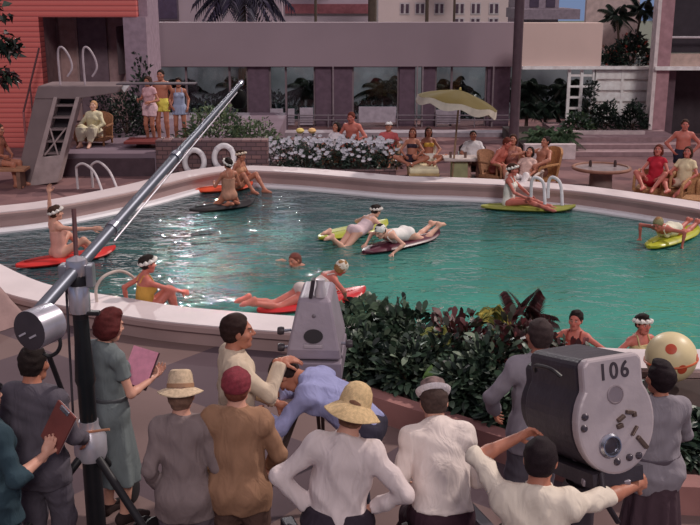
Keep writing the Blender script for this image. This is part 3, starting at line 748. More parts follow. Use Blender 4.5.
# room / garden wall behind the glass
struct(MB().box2((-12, 35.2, -.6), (12, 35.4, 1.75)).build('wall_garden', mk((128, 134, 138), .9, 0, .5, .8)))
# ------------------------------------------------------------------ red clapboard building, left
RY = 26.0
red = bpy.data.materials.new('red_clapboard'); t, b = nt(red); N, L = t.nodes, t.links
tc = N.new('ShaderNodeTexCoord'); sx = N.new('ShaderNodeSeparateXYZ'); L.new(tc.outputs['Object'], sx.inputs[0])
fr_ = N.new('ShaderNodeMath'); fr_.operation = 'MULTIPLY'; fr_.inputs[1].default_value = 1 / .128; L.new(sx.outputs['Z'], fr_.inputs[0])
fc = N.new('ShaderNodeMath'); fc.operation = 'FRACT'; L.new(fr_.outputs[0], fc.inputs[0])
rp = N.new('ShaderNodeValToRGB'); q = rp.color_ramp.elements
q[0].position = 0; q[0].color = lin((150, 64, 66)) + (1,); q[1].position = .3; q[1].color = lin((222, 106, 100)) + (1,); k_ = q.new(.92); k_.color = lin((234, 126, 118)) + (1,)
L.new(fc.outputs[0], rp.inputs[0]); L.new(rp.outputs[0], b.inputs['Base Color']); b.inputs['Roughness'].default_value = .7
bp = N.new('ShaderNodeBump'); bp.inputs['Strength'].default_value = .8; bp.inputs['Distance'].default_value = .03; L.new(fc.outputs[0], bp.inputs['Height']); L.new(bp.outputs[0], b.inputs['Normal'])
r0, r1, r2 = fx(41.5, RY), fx(125, RY), fx(139, RY); rz_ = fz(17, RY)
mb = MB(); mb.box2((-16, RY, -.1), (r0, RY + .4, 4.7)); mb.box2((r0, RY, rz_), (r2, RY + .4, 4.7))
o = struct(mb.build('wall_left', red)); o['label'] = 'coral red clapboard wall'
inm = mk((150, 120, 122), .8)
mb = MB(); mb.box2((r0 - .5, RY + 1.7, -.1), (r1 + .3, RY + 1.8, 4)); mb.box2((r0 - .2, RY + .4, -.1), (r0 - .05, RY + 1.8, 4)); mb.box2((r0 - .1, RY + .4, rz_ + .05), (r1 + .1, RY + 1.8, rz_ + .15))
struct(mb.build('wall_recess', inm))
mb = MB(); mb.box2((r1, RY + .02, -.1), (r2 + .22, RY + 1.8, rz_)); mb.box2((r2 - .02, RY + .3, rz_), (r2 + .22, RY + 1.8, 4.7))
struct(mb.build('wall_lilac', mk((150, 128, 142), .8)))
d = struct(MB().box2((r0 + .05, RY + 1.6, .5), (fx(78, RY + 1.6), RY + 1.68, rz_ - .05)).build('door_1', mk((164, 130, 128), .6)))
MB().box2((fx(77, RY + 1.55), RY + 1.53, .5), (fx(79, RY + 1.55), RY + 1.6, rz_ - .05)).build('jamb', mk((150, 124, 124)), d)
d = struct(MB().box2((fx(79, RY + 1.6), RY + 1.6, .5), (fx(108, RY + 1.6), RY + 1.68, rz_ - .05)).build('door_2', mk((108, 88, 98), .6)))
# upper pale wall behind with a small dark window
HB = 40.0
struct(MB().box2((fx(139, HB), HB, -1), (fx(283, HB), HB + .5, 4.6)).build('wall_upper_left', mk((172, 152, 162), .8, 0, .12, .4)))
w = struct(MB().box2((fx(152, HB), HB - .08, fz(20, HB)), (fx(181, HB), HB - .02, fz(-8, HB))).build('window_5', mk((96, 82, 96))))
MB().box2((fx(153.5, HB), HB - .1, fz(18.5, HB)), (fx(179.5, HB), HB - .085, fz(-6, HB))).build('pane', mk((78, 70, 92), .2), w)
# ------------------------------------------------------------------ terrace, flagstone wall
TZ = .5
mb = MB(); mb.box2((fx(62, 22, 160), 22.0, 0), (fx(156, 22, 160), 29.4, TZ)); mb.box2((fx(156, 22, 160), 22.4, 0), (fx(268, 22, 160), 29.4, TZ))
struct(mb.build('floor_terrace', mk((122, 104, 116), .75, 0, .12, 1.2)))
struct(MB().box2((fx(62, 22, 165), 21.93, 0), (fx(155, 22, 165), 22.0, TZ - .1)).build('wall_terrace', mk((72, 56, 64), .9)))
st = bpy.data.materials.new('flagstone'); t, b = nt(st); N, L = t.nodes, t.links
tc = N.new('ShaderNodeTexCoord'); br = N.new('ShaderNodeTexBrick'); mp = N.new('ShaderNodeMapping'); mp.inputs['Rotation'].default_value = (PI / 2, 0, 0)
L.new(tc.outputs['Object'], mp.inputs[0]); L.new(mp.outputs[0], br.inputs['Vector'])
br.inputs['Scale'].default_value = 3.2; br.inputs['Color1'].default_value = lin((124, 92, 92)) + (1,); br.inputs['Color2'].default_value = lin((96, 74, 80)) + (1,); br.inputs['Mortar'].default_value = lin((70, 54, 58)) + (1,)
br.inputs['Mortar Size'].default_value = .03; br.inputs['Brick Width'].default_value = .7; br.inputs['Row Height'].default_value = .3
L.new(br.outputs['Color'], b.inputs['Base Color']); b.inputs['Roughness'].default_value = .85
bp = N.new('ShaderNodeBump'); bp.inputs['Strength'].default_value = .6; bp.inputs['Distance'].default_value = .03; L.new(br.outputs['Fac'], bp.inputs['Height']); bp.invert = True; L.new(bp.outputs[0], b.inputs['Normal'])
wy = 22.0
o = struct(MB().box2((fx(156, wy, 160), wy, 0), (fx(268, wy, 160), wy + .35, .80)).build('wall_flagstone', st, bevel=.02)); o['label'] = 'low reddish flagstone wall behind the life rings'
struct(MB().box2((fx(268, 22, 170), 22.0, 0), (fx(396, 22, 170), 22.15, .12)).build('wall_flower_bed', st))
struct(MB().box2((fx(268, 22, 170), 22.15, 0), (fx(396, 22, 170), 23.3, .10)).build('ground_flower_bed', mk((60, 46, 44))))
# ------------------------------------------------------------------ right hand buildings
LY = 28.0
lv = thing('louvre_screen', 'white horizontal slatted screen wall behind the conical bushes', 'screen', (fx(597, LY), LY, 0))
x1 = fx(655, LY) - fx(597, LY); zt = fz(67.5, LY); whi = mk((246, 238, 236), .6)
MB().box2((0, .12, 0), (x1, .16, zt)).build('backing_board', mk((236, 224, 222), .7), lv)
for k in range(8):
    z = zt - .08 - k * .305
    if z > .1: MB().box2((.02, .02, z - .23), (x1 - .02, .11, z)).build('slat', whi, lv)
for q in (0, x1 * .47, x1): MB().box2((q - .035, 0, 0), (q + .035, .14, zt)).build('post', whi, lv)
lt = thing('lattice_screen', 'white open lattice frame left of the slatted screen', 'screen', (fx(569, LY), LY, 0))
x1 = fx(596, LY) - fx(569, LY)
for q in (0.04, x1 * .52, x1 - .02): MB().box2((q - .04, 0, 0), (q + .04, .08, zt)).build('post', whi, lt)
for k in range(7): MB().box2((0, .02, zt - .25 - k * .3), (x1, .06, zt - .19 - k * .3)).build('slat', whi, lt)
struct(MB().box2((fx(522, LY), LY - .15, fz(69, LY)), (fx(760, LY), LY + .6, fz(66, LY))).build('trim_3', whi))
struct(MB().box2((fx(600, LY), LY + 2.0, fz(68, LY)), (fx(656, LY), LY + 2.2, 4.7)).build('wall_upper_right', mk((190, 168, 164), .8)))
struct(MB().box2((fx(654, 27), 27.0, 0), (fx(657.5, 27), 27.4, 4.7)).build('trim_4', mk((222, 208, 206), .6)))
struct(MB().box2((fx(657.5, 27), 27.05, 0), (fx(671, 27), 27.4, 4.7)).build('wall_right_pier', mk((168, 128, 134), .8)))
struct(MB().box2((fx(668, 27), 27.1, fz(66.5, 27)), (fx(790, 27), 27.5, fz(54.5, 27))).build('wall_right_sill', mk((198, 170, 158), .8)))
struct(MB().box2((fx(655, 27), 26.9, fz(70, 27)), (fx(790, 27), 27.5, fz(66.5, 27))).build('trim_5', whi))
dark = mk((48, 40, 48), .6)
w = struct(MB().box2((fx(667, 27), 27.45, fz(54, 27)), (fx(790, 27), 27.5, 4.7)).build('window_6', dark))
MB().bar((fx(667, 27), 27.1, fz(37.5, 27)), (fx(790, 27), 27.1, fz(37.5, 27)), .03).build('rail', mk((206, 196, 200)), w)
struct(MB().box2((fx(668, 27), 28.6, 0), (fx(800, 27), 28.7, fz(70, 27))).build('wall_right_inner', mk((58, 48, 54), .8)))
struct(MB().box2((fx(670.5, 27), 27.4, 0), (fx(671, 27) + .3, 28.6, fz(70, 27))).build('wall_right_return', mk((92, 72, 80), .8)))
# steps and planter, right
px0 = fx(524, 24.3, 148); px1 = fx(575, 24.3, 148)
struct(MB().box2((px0, 24.2, 0), (px1, 24.4, .36)).build('wall_planter_right', mk((206, 190, 192), .7)))
struct(MB().box2((px0, 24.4, 0), (px1, 27.9, .3)).build('ground_planter_right', mk((66, 54, 50))))
stm = mk((146, 118, 122), .8)
for i in range(3): struct(MB().box2((px1, 24.6 + i * .5, i * .11), (fx(700, 24.5), 28.6, .11 + i * .11)).build('floor_step_%d' % (i + 1), stm))
struct(MB().box2((px1, 26.1, .33), (fx(652, 26), 26.25, .42)).build('trim_6', mk((190, 172, 172))))
# tall dark column
o = struct(MB().lathe([(.16, 0), (.125, .1), (.115, 2), (.12, 6.5)], 16, Matrix.Translation((fx(516.5, 24.8, 75), 24.8, 0))).build('column', mk((76, 58, 66), .7), None, True)); o['label'] = 'tall slim dark column'
# ------------------------------------------------------------------ hotel and houses beyond
def building(label, x0, x1, Y, z1, col, wins, wcol, cat='building'):
    b_ = thing('hotel_building', label, cat, (x0, Y, -.8))
    MB().box2((0, 0, 0), (x1 - x0, 5, z1 + .8)).build('wall', mk(col, .8, 0, .08, .3), b_)
    for (a, c, t_, u) in wins:
        xa, xc = fx(a, Y) - x0, fx(c, Y) - x0; za, zc = fz(u, Y) + .8, fz(t_, Y) + .8
        mb = MB(); mb.box2((xa, -.06, za), (xc, -.01, zc)); w_ = mb.build('window', mk((196, 186, 190), .6), b_)
        h = (xc - xa) / 2 - .12
        for k in (0, 1): MB().box2((xa + .06 + k * (h + .12), -.09, za + .08), (xa + .06 + k * (h + .12) + h, -.05, zc - .08)).build('pane', mk(wcol, .25), w_)
    return b_
HY = 60.0
wins = []
for cx_ in (404, 419, 438, 458, 474, 492):
    wins += [(cx_ - 5, cx_ + 5, 2.5, 14.5), (cx_ - 5, cx_ + 5, -18, -6)]
    if cx_ > 450: wins.append((cx_ - 5, cx_ + 5, 17.5, 29))
building('cream hotel block with rows of paired dark windows above the parapet', fx(378, HY), fx(520, HY), HY, 6, (212, 192, 190), wins, (84, 66, 80))
building('pale lilac house with a wide dark red band beside the palm', fx(262, HY - 8), fx(372, HY - 8), HY - 8, 6, (186, 166, 178), [(318, 330, -12, -1)], (120, 90, 100))
struct(MB().box2((fx(286, 51.9), 51.8, fz(13.5, 51.9)), (fx(370, 51.9), 52, fz(4, 51.9))).build('trim_7', mk((146, 84, 92), .8)))
eb = thing('flat_roof_house', 'grey house with projecting flat eaves left of the blue sky gap', 'building', (fx(520, 45), 45, -.8))
MB().box2((0, 0, 0), (fx(556, 45) - fx(520, 45), 4, 8)).build('wall', mk((150, 134, 146), .8), eb)
MB().box2((-.4, -1.5, fz(19, 44) + .8), (fx(571, 44) - fx(520, 44), 2, fz(9, 44) + .8)).build('eave', mk((140, 124, 136), .8), eb)
for px in (527, 543): MB().box2((fx(px, 45) - fx(520, 45), -.05, fz(7, 45) + .8), (fx(px + 9, 45) - fx(520, 45), 0, 7)).build('window', mk((78, 66, 84), .3), eb)
# ------------------------------------------------------------------ furniture and planting at the far side
chrome = mk((176, 178, 190), .25, .9, .08)
white_m = mk((222, 218, 222), .5)
wick = mk((150, 104, 76), .85, 0, .3, 30, .6)
def stand(px, py, h, z0=0):
    return at(px, py, h + z0) * 1.0 - Vector((0, 0, h))
# boards on the water
def board(label, p1, p2, w, col, over=.12, rough=.35):
    a, b = at(*p1, WZ), at(*p2, WZ); d = b - a; L = d.length + over; ang = math.atan2(d.y, d.x); c = (a + b) / 2
    V = []; F = []; n, m = 28, 12
    for i in range(n + 1):
        t = -1 + 2 * i / n; hw = w / 2 * max(0.02, (1 - abs(t) ** 2.6)) ** .5; nose = .07 * max(0, t - .5) ** 2 * 4
        for k in range(m):
            an = 2 * PI * k / m; V.append((t * L / 2, hw * math.cos(an), (.055 * (1 - .5 * abs(t) ** 3)) * math.copysign(abs(math.sin(an)) ** .6, math.sin(an)) + nose))
    for i in range(n):
        for k in range(m): F.append((i * m + k, i * m + (k + 1) % m, (i + 1) * m + (k + 1) % m, (i + 1) * m + k))
    F += [tuple(range(m - 1, -1, -1)), tuple(n * m + k for k in range(m))]
    o = MB().add(V, F).build('paddle_board', mk(col, rough, 0, .1, 3), None, True, loc=(c.x, c.y, WZ + .045), rotz=ang)
    MB().bar((-L * .42, 0, .054), (L * .42, 0, .054), .012, n=6).build('stringer', mk([min(255, int(k * .6 + 30)) for k in col], .4), o, True)
    return tag(o, label, 'paddle board'), ang
board('long red paddle board under the woman with a raised arm', (20, 268), (112, 254), .5, (206, 46, 42))
board('black paddle board under the kneeling woman by the life rings', (193, 212), (252, 205), .5, (30, 26, 31), rough=.8)
board('orange paddle board against the far left pool wall', (198, 192.5), (250, 188), .5, (222, 78, 44))
_, angE = board('yellow paddle board under the woman propped on her elbows', (322, 240), (384, 227), .55, (168, 174, 48))
_, angF = board('dark maroon paddle board under the woman in the white swimsuit', (366, 254), (436, 237), .5, (84, 36, 52))
board('long olive yellow paddle board beside the right pool ladder', (484, 208.5), (572, 211.5), .5, (146, 148, 66))
_, angI = board('bright yellow paddle board near the right edge of the pool', (650, 249), (694, 232), .48, (172, 174, 46))
_, angC = board('red paddle board behind the grey film camera', (262, 313), (361, 296), .55, (196, 40, 44))
# life rings leaning on the flagstone wall
for i, (px, py, lab) in enumerate(((194.5, 162, 'white life ring on the flagstone wall left of the bathers'), (224, 157.5, 'white life ring on the flagstone wall above the kneeling bather'))):
    c = atY(px, py, wy - .1)
    o = thing('life_ring', lab, 'life ring', (c.x, c.y, c.z))
    M = frame((0, -1, .12 + .1 * i), (0, 0, 1))
    MB().tube([M @ Vector((.26 * math.cos(a) * .82, .26 * math.sin(a), 0)) for a in np.linspace(0, 2 * PI, 33)[:-1]], .062, 12, True).build('ring', white_m, o, True)
    for a in (.8, 2.35, 3.9, 5.5):
        q = M @ Vector((.26 * math.cos(a) * .82, .26 * math.sin(a), 0)); tt = M @ Vector((-math.sin(a), math.cos(a), 0))
        MB().tube([q - tt * .03, q + tt * .03], .066, 12).build('band', mk((196, 190, 196)), o, True)
# ladders
def ladder(name, label, pts_list, r, mat, rungs=()):
    o = thing(name, label, 'pool ladder', pts_list[0][0])
    b0 = Vector(pts_list[0][0])
    for pts in pts_list: MB().tube(catmull([Vector(p) - b0 for p in pts], 6), r, 8).build('handrail', mat, o, True)
    for a, b in rungs: MB().bar(Vector(a) - b0, Vector(b) - b0, r * .8).build('rung', mat, o, True)
def hoop(base, d, h, reach, low):
    base = Vector(base); d = Vector(d).normalized()
    return [base, base + Vector((0, 0, h * .75)), base + d * .12 + Vector((0, 0, h)), base + d * reach * .55 + Vector((0, 0, h * .82)), base + d * reach + Vector((0, 0, .2)), base + d * reach * 1.08 + Vector((0, 0, low))]
def lad(a, pts, b):
    a, b = at(*a), at(*b, WZ - .05); n = [(a.x, a.y, 0)]
    for t_, px, py in pts: n.append(atY(px, py, a.y + (b.y - a.y) * t_))
    return n + [b]
ladder('pool_ladder', 'tall pale tubular pool ladder on the far left coping', [lad((78, 189), ((0, 76.5, 172), (.03, 77, 166), (.1, 84, 164), (.35, 94, 172), (.62, 101, 188), (.85, 105, 204)), (106, 217)), lad((93, 187.5), ((0, 91.5, 170), (.03, 92, 164.5), (.1, 99, 162), (.35, 109, 171), (.62, 116, 186), (.85, 120, 198)), (121, 208))], .026, mk((206, 196, 200), .4))
r1_ = at(531, 197, CZ); r2_ = at(548, 198, CZ)
ladder('pool_ladder', 'short white pool ladder on the far right coping', [[r1_, r1_ + Vector((0, 0, .3)), r1_ + Vector((.07, -.04, .38)), r1_ + Vector((.2, -.1, .28)), r1_ + Vector((.23, -.2, -.1))], [r2_, r2_ + Vector((0, 0, .32)), r2_ + Vector((.07, -.04, .40)), r2_ + Vector((.2, -.1, .28)), r2_ + Vector((.23, -.2, -.1))]], .03, white_m)
n1 = at(97, 303, CZ)
ladder('grab_rail', 'pale arched grab rail on the near left coping', [[n1, n1 + Vector((0, .02, .2)), n1 + Vector((.1, .1, .33)), n1 + Vector((.27, .3, .33)), n1 + Vector((.4, .55, .1)), n1 + Vector((.43, .62, -.3))]], .02, mk((196, 180, 172), .4))
# diving tower
TYd = 20.95
tower = thing('diving_tower', 'grey stone diving tower with slanting ladder legs', 'diving tower', (fx(60, TYd, 120), TYd, 0))
tx = lambda px, py=120: atY(px, py, TYd).x - fx(60, TYd, 120)
tg = mk((122, 106, 108), .8, 0, .12, 2); tw = mk((164, 146, 146), .8)
zz = lambda py: fz(py, TYd)
MB().prism([(tx(38, 86), zz(86)), (tx(121, 86), zz(86)), (tx(117, 93), zz(93)), (tx(76, 99), zz(99)), (tx(54, 99), zz(99)), (tx(34, 99), zz(99))], 0, 1.0, frame((0, 1, 0), (0, 0, 1)) @ Matrix.Scale(-1, 4, (1, 0, 0))).build('platform', tg, tower, bevel=.02)
FM = frame((0, 1, 0), (0, 0, 1)) @ Matrix.Scale(-1, 4, (1, 0, 0))
MB().prism([(tx(34, 99), zz(99)), (tx(54, 99), zz(99)), (tx(32, 185), zz(185)), (tx(16, 180), zz(180))], .02, .95, FM).build('side_slab', tg, tower, bevel=.015)
MB().prism([(tx(54, 97), zz(97)), (tx(58, 97), zz(97)), (tx(43, 157), zz(157)), (tx(60, 155), zz(155)), (tx(76, 97), zz(97)), (tx(80, 97), zz(97)), (tx(58, 182), zz(182)), (tx(30, 186), zz(186))], -.04, .3, FM).build('ladder_frame', tw, tower, bevel=.012)
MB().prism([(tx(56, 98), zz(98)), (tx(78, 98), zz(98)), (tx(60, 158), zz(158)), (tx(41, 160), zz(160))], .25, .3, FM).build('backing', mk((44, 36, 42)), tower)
for k in range(5):
    f = .12 + k * .2; xl = 57 - 15 * f; yl = 98 + 60 * f
    MB().box2((tx(xl, yl), .02, zz(yl) - .03), (tx(xl + 19, yl), .25, zz(yl) + .01)).build('step', tg, tower)
MB().bar((tx(50, 128), .0, zz(128)), (tx(58, 155), .0, zz(155)), .018).build('brace', tw, tower); MB().bar((tx(66, 128), .0, zz(128)), (tx(45, 155), .0, zz(155)), .018).build('brace', tw, tower)
for a, c in ((57, 70), (82, 95)):
    h = fz(48, TYd) - zz(86); b0 = Vector((tx(a, 86), .25, zz(86))); w_ = tx(c, 86) - tx(a, 86)
    MB().tube(catmull([b0, b0 + Vector((0, 0, h * .85)), b0 + Vector((w_ * .35, 0, h)), b0 + Vector((w_ * .85, 0, h * .75)), b0 + Vector((w_, 0, h * .45)), b0 + Vector((w_ * .6, 0, h * .22))], 6), .022, 8).build('hand_hoop', mk((176, 160, 168), .4), tower, True)
bz_ = zz(86.5)
bd = thing('diving_board', 'long thin grey springboard reaching right from the diving tower', 'diving board', (fx(112, TYd), TYd + .4, bz_ - .0))
MB().box2((0, -.17, .01), (fx(192, TYd) - fx(112, TYd), .17, .04)).build('plank', mk((88, 78, 86), .85), bd, bevel=.01)
MB().prism([(.05, 0), (.28, 0), (.16, -.14)], -.16, .16, FM).build('bracket', white_m, bd)
lb = thing('low_springboard', 'low red brown springboard below the three standing bathers', 'diving board', (fx(120, 22.2, 145), 23.15, TZ))
MB().box2((0, -.6, .12), (fx(188, 22) - fx(120, 22), .1, .18)).build('plank', mk((112, 46, 44), .6), lb, bevel=.01)
MB().box2((.2, -.2, 0), (.5, .05, .12)).build('stand', mk((70, 50, 50)), lb); MB().box2((1.2, -.2, 0), (1.5, .05, .12)).build('stand', mk((70, 50, 50)), lb)
hr = thing('stair_handrail', 'thin dark handrail running down the red clapboard wall', 'handrail', (fx(39, 25.5), 25.5, 0))
hx = lambda px: fx(px, 25.5) - fx(39, 25.5)
MB().bar((hx(40), 0, fz(48, 25.5)), (hx(19), 0, fz(112, 25.5)), .025).build('rail', mk((92, 60, 64)), hr)
MB().bar((hx(19), 0, fz(112, 25.5)), (hx(19), 0, 0), .03).build('post', mk((150, 90, 92)), hr); MB().bar((hx(28), 0, fz(85, 25.5)), (hx(28), 0, 0), .02).build('post', mk((92, 60, 64)), hr)
# bench at the left edge
bp_ = at(6, 190); bn = thing('bench', 'low plank bench under the man at the left edge', 'bench', (bp_.x - .3, bp_.y + .25, 0))
MB().box((0, 0, .40), (1.4, .4, .06)).build('seat', mk((168, 120, 92), .7), bn, bevel=.01)
for x in (-.55, .55): MB().box((x, 0, .19), (.08, .34, .38)).build('leg', mk((120, 88, 76)), bn)
# generic low chair
def low_chair(label, loc, yaw, w=.62, seat=.22, back=.75, m=wick, cush=None, group=None, name='wicker_chair', solid=False, cat='chair', d=.6):
    o = thing(name, label, cat, loc, math.radians(yaw), group)
    MB().box((0, .02, seat - .04), (w, d, .08)).build('seat', m, o, bevel=.02)
    M = Matrix.Translation((0, -d / 2 + .0, seat)) @ Matrix.Rotation(math.radians(14), 4, 'X')
    V = []; F = []; n = 10
    for i in range(n + 1):
        x = -w / 2 + w * i / n; hgt = (back - seat) * (1 - .22 * (2 * abs(i / n - .5)) ** 2.5); cv = .1 * (2 * abs(i / n - .5)) ** 2
        V += [M @ Vector((x, cv - .03, -.02)), M @ Vector((x, cv + .03, -.02)), M @ Vector((x, cv + .03, hgt)), M @ Vector((x, cv - .03, hgt))]
    for i in range(n):
        for k in range(4): F.append((4 * i + k, 4 * i + (k + 1) % 4, 4 * i + 4 + (k + 1) % 4, 4 * i + 4 + k))
    F += [(0, 1, 2, 3), (4 * n + 3, 4 * n + 2, 4 * n + 1, 4 * n)]
    MB().add(V, F).build('backrest', m, o, True)
    for s in (-1, 1):
        MB().tube(catmull([(s * w / 2, d / 2, seat - .04), (s * w / 2, d / 2 - .03, seat + .2), (s * w / 2, d / 2 - .15, seat + .25), (s * w / 2, -d / 2 + .05, seat + .27)], 5), .03, 7).build('armrest', m, o, True)
        for y in (-d / 2 + .04, d / 2 - .04): MB().bar((s * (w / 2 - .04), y, 0), (s * (w / 2 - .04), y, seat - .04), .025).build('leg', m, o)
    if solid: MB().box((0, .02, (seat - .08) / 2 + .01), (w, d, seat - .08)).build('skirt_panel', m, o, bevel=.01)
    if cush: MB().box((0, .03, seat + .03), (w - .1, d - .06, .07)).build('cushion', mk(cush, .8), o, bevel=.03)
    return o
# umbrella
ub = at(452, 181); um = thing('beach_umbrella', 'yellow beach umbrella with a white scalloped valance', 'umbrella', (ub.x, ub.y, 0))
apex = atY(460, 90, ub.y) - Vector((ub.x, ub.y, 0))
axis = Vector((.2, .06, 1)).normalized()
MB().bar((0, 0, 0), apex, .022).build('pole', mk((150, 120, 96), .5), um, True)
R = .86; UM = frame(axis, (0, 1, 0), apex)
def umw(q, an):
    k = math.hypot(q.x, q.y) / R; return Vector((q.x, q.y, q.z + .02 * k * math.cos(8 * an)))
MB().lathe([(0, .0), (.18, -.03), (.4, -.09), (.6, -.155), (.76, -.22), (R, -.28), (R - .01, -.29), (.74, -.235), (.4, -.11), (0, -.02)], 48, UM, umw).build('canopy', mk((92, 78, 30), .8, 0, .08, 4), um, True)
V = []; F = []; n = 64
for i in range(n):
    a = 2 * PI * i / n; z0 = -.28 + .02 * math.cos(8 * a); zb = z0 - .11 - .05 * abs(math.sin(4 * a + PI / 2 * 0))
    for r_, z in ((R, z0), (R + .015, zb), (R + .003, zb), (R - .012, z0)): V.append(UM @ Vector((r_ * math.cos(a), r_ * math.sin(a), z)))
for i in range(n):
    for k in range(4): F.append((4 * i + k, 4 * i + (k + 1) % 4, 4 * ((i + 1) % n) + (k + 1) % 4, 4 * ((i + 1) % n) + k))
MB().add(V, F).build('valance', mk((190, 180, 166), .8), um, True)
MB().lathe([(0, .06), (.02, .05), (.03, 0), (0, -.01)], 10, UM).build('finial', mk((180, 160, 90)), um, True)
# box table
tb = at(461, 182); ot = thing('side_table', 'low box table under the yellow umbrella', 'table', (tb.x, tb.y + .3, 0))
MB().box((0, 0, .47), (.74, .6, .05)).build('table_top', mk((196, 180, 176), .6), ot, bevel=.01)
MB().box((-.02, 0, .22), (.34, .4, .45)).build('pedestal', mk((150, 150, 112), .7), ot, bevel=.01)
for i, x in enumerate((-.22, .1)):
    o = MB().lathe([(.028, 0), (.03, .01), (.03, .07), (.036, .12), (.032, .12), (.026, .02), (0, .02)], 14).build('drinking_glass', mk((110, 86, 80), .15), None, True, loc=(tb.x + x, tb.y + .2, .495)); tag(o, 'tall dark drinking glass at the %s of the low box table' % ('left end' if i == 0 else 'middle'), 'glass')
# white lounge for two
lg = at(424, 182.5); ol = thing('lounge_chair', 'wide lounge with a cream cushion holding two women', 'lounge chair', (lg.x, lg.y, 0))
MB().box((0, .45, .17), (.66, 1.0, .05)).build('frame', mk((186, 158, 110), .7), ol, bevel=.01)
MB().box((0, .42, .245), (.64, .92, .11)).build('cushion', mk((242, 228, 190), .85), ol, bevel=.035)
M = Matrix.Translation((0, .95, .45)) @ Matrix.Rotation(math.radians(-18), 4, 'X'); MB().box((0, 0, 0), (.66, .08, .6), M).build('backrest', mk((196, 186, 170), .8), ol, bevel=.03)
for x in (-.29, .29):
    for y in (0, .9): MB().bar((x, y, 0), (x, y, .16), .025).build('leg', mk((196, 172, 110)), ol)
# round ring table
rt = at(603, 190); ort = thing('round_table', 'round table with a brown ring top on a drum pedestal', 'table', (rt.x, rt.y + .25, 0))
MB().lathe([(.20, 0), (.24, .02), (.23, .36), (.2, .38)], 24).build('pedestal', mk((128, 108, 104), .7), ort, True)
MB().lathe([(0, .40), (.56, .40), (.56, .42), (0, .42)], 36).build('table_top', mk((150, 134, 136), .15), ort, True)
MB().tube([(.58 * math.cos(a), .58 * math.sin(a), .42) for a in np.linspace(0, 2 * PI, 41)[:-1]], .035, 8, True).build('rim', mk((140, 96, 80), .6), ort, True)
for i, x in enumerate((-.2, .32)):
    o = MB().lathe([(.03, 0), (.034, .01), (.034, .09), (.025, .12), (.02, .14), (0, .14)], 14).build('tumbler', mk((70, 54, 54), .2), None, True, loc=(rt.x + x, rt.y + .4, .42)); tag(o, 'small dark tumbler on the %s half of the round table' % ('left' if i == 0 else 'right'), 'glass')
# ---- planting
GR = [(52, 74, 52), (40, 60, 46), (66, 86, 56), (34, 50, 42)]
GD = [(30, 42, 36), (38, 54, 42), (24, 34, 32)]
def shr(label, px, py, z, rad, n, leaf, cols, **k):
    p = at(px, py, z); return shrub(k.pop('name', 'shrub'), label, (p.x, p.y, z), rad, n, leaf, cols, **k)
p = at(234, 141, TZ)
shrub('shrub', 'wide light green shrub on the terrace above the life rings', (p.x - .35, 23.2, TZ), (.85, .5, .74), 1500, .14, [(112, 126, 92), (92, 110, 82), (70, 92, 70)])
shrub('shrub', 'low light green shrub beside the stone wall end on the terrace', (p.x + .55, 23.3, TZ), (.6, .45, .46), 600, .13, [(104, 118, 88), (84, 102, 76)])
shrub('shrub', 'dark shrub under the diving board next to the wicker chair', (fx(122, 25), 25, TZ), (.5, .5, .95), 900, .14, GD)
shrub('shrub', 'tall sparse dark shrub in front of the lilac wall', (fx(141, 25.3), 25.3, TZ), (.35, .3, 1.75), 260, .2, GD)
shrub('shrub', 'dark bush inside the doorway recess of the red building', (fx(98, 26.8), 26.8, TZ), (.35, .3, .75), 300, .14, GD)
# white flower bed: each clump its own plant
for k in range(9):
    x = fx(279 + k * 13.5, 22.5, 160); y = 22.5 + .28 * (k % 2)
    root = shrub('flowering_plant', 'white flowering plant in the stone bed along the far pool edge', (x, y, .10), (.34, .38, .50), 420, .10, [(58, 74, 66), (70, 90, 78), (46, 60, 56)], group='white flowering plants in the far bed')
    n = 30; a = RNG.uniform(0, 2 * PI, n); a[12:] = RNG.uniform(PI, 2 * PI, n - 12); r_ = RNG.uniform(.1, .4, n); mb = MB()
    for i in range(n):
        c = Vector((r_[i] * math.cos(a[i]), r_[i] * math.sin(a[i]), .60 - .40 * (r_[i] / .4) ** 2 * (i > 11) + RNG.uniform(-.05, .05)))
        for q in range(5):
            an = q * 1.2566 + a[i]; d = Vector((math.cos(an), -.35 + .4 * math.sin(an), .55 * math.sin(an) + .3)) * .055; s_ = Vector((-math.sin(an), 0, math.cos(an))) * .026
            mb.quad(c, c + d * .6 + s_, c + d, c + d * .6 - s_)
    mb.build('blossom', mk((206, 204, 214), .7), root)
for k, (px, c) in enumerate(((300, (222, 196, 110)), (312, (226, 180, 120)))):
    root = shrub('flowering_plant', ('tall pale yellow flower head above the white bed' if k == 0 else 'peach coloured flower head among the white flowers'), (fx(px, 22.8, 150), 22.95, .10), (.16, .14, .62), 120, .1, [(58, 74, 66), (70, 90, 78)])
    MB().lathe([(0, 0), (.06, .02), (.1, .07), (.07, .12), (0, .14)], 10, Matrix.Translation((0, 0, .70))).build('blossom', mk(c, .7), root, True)
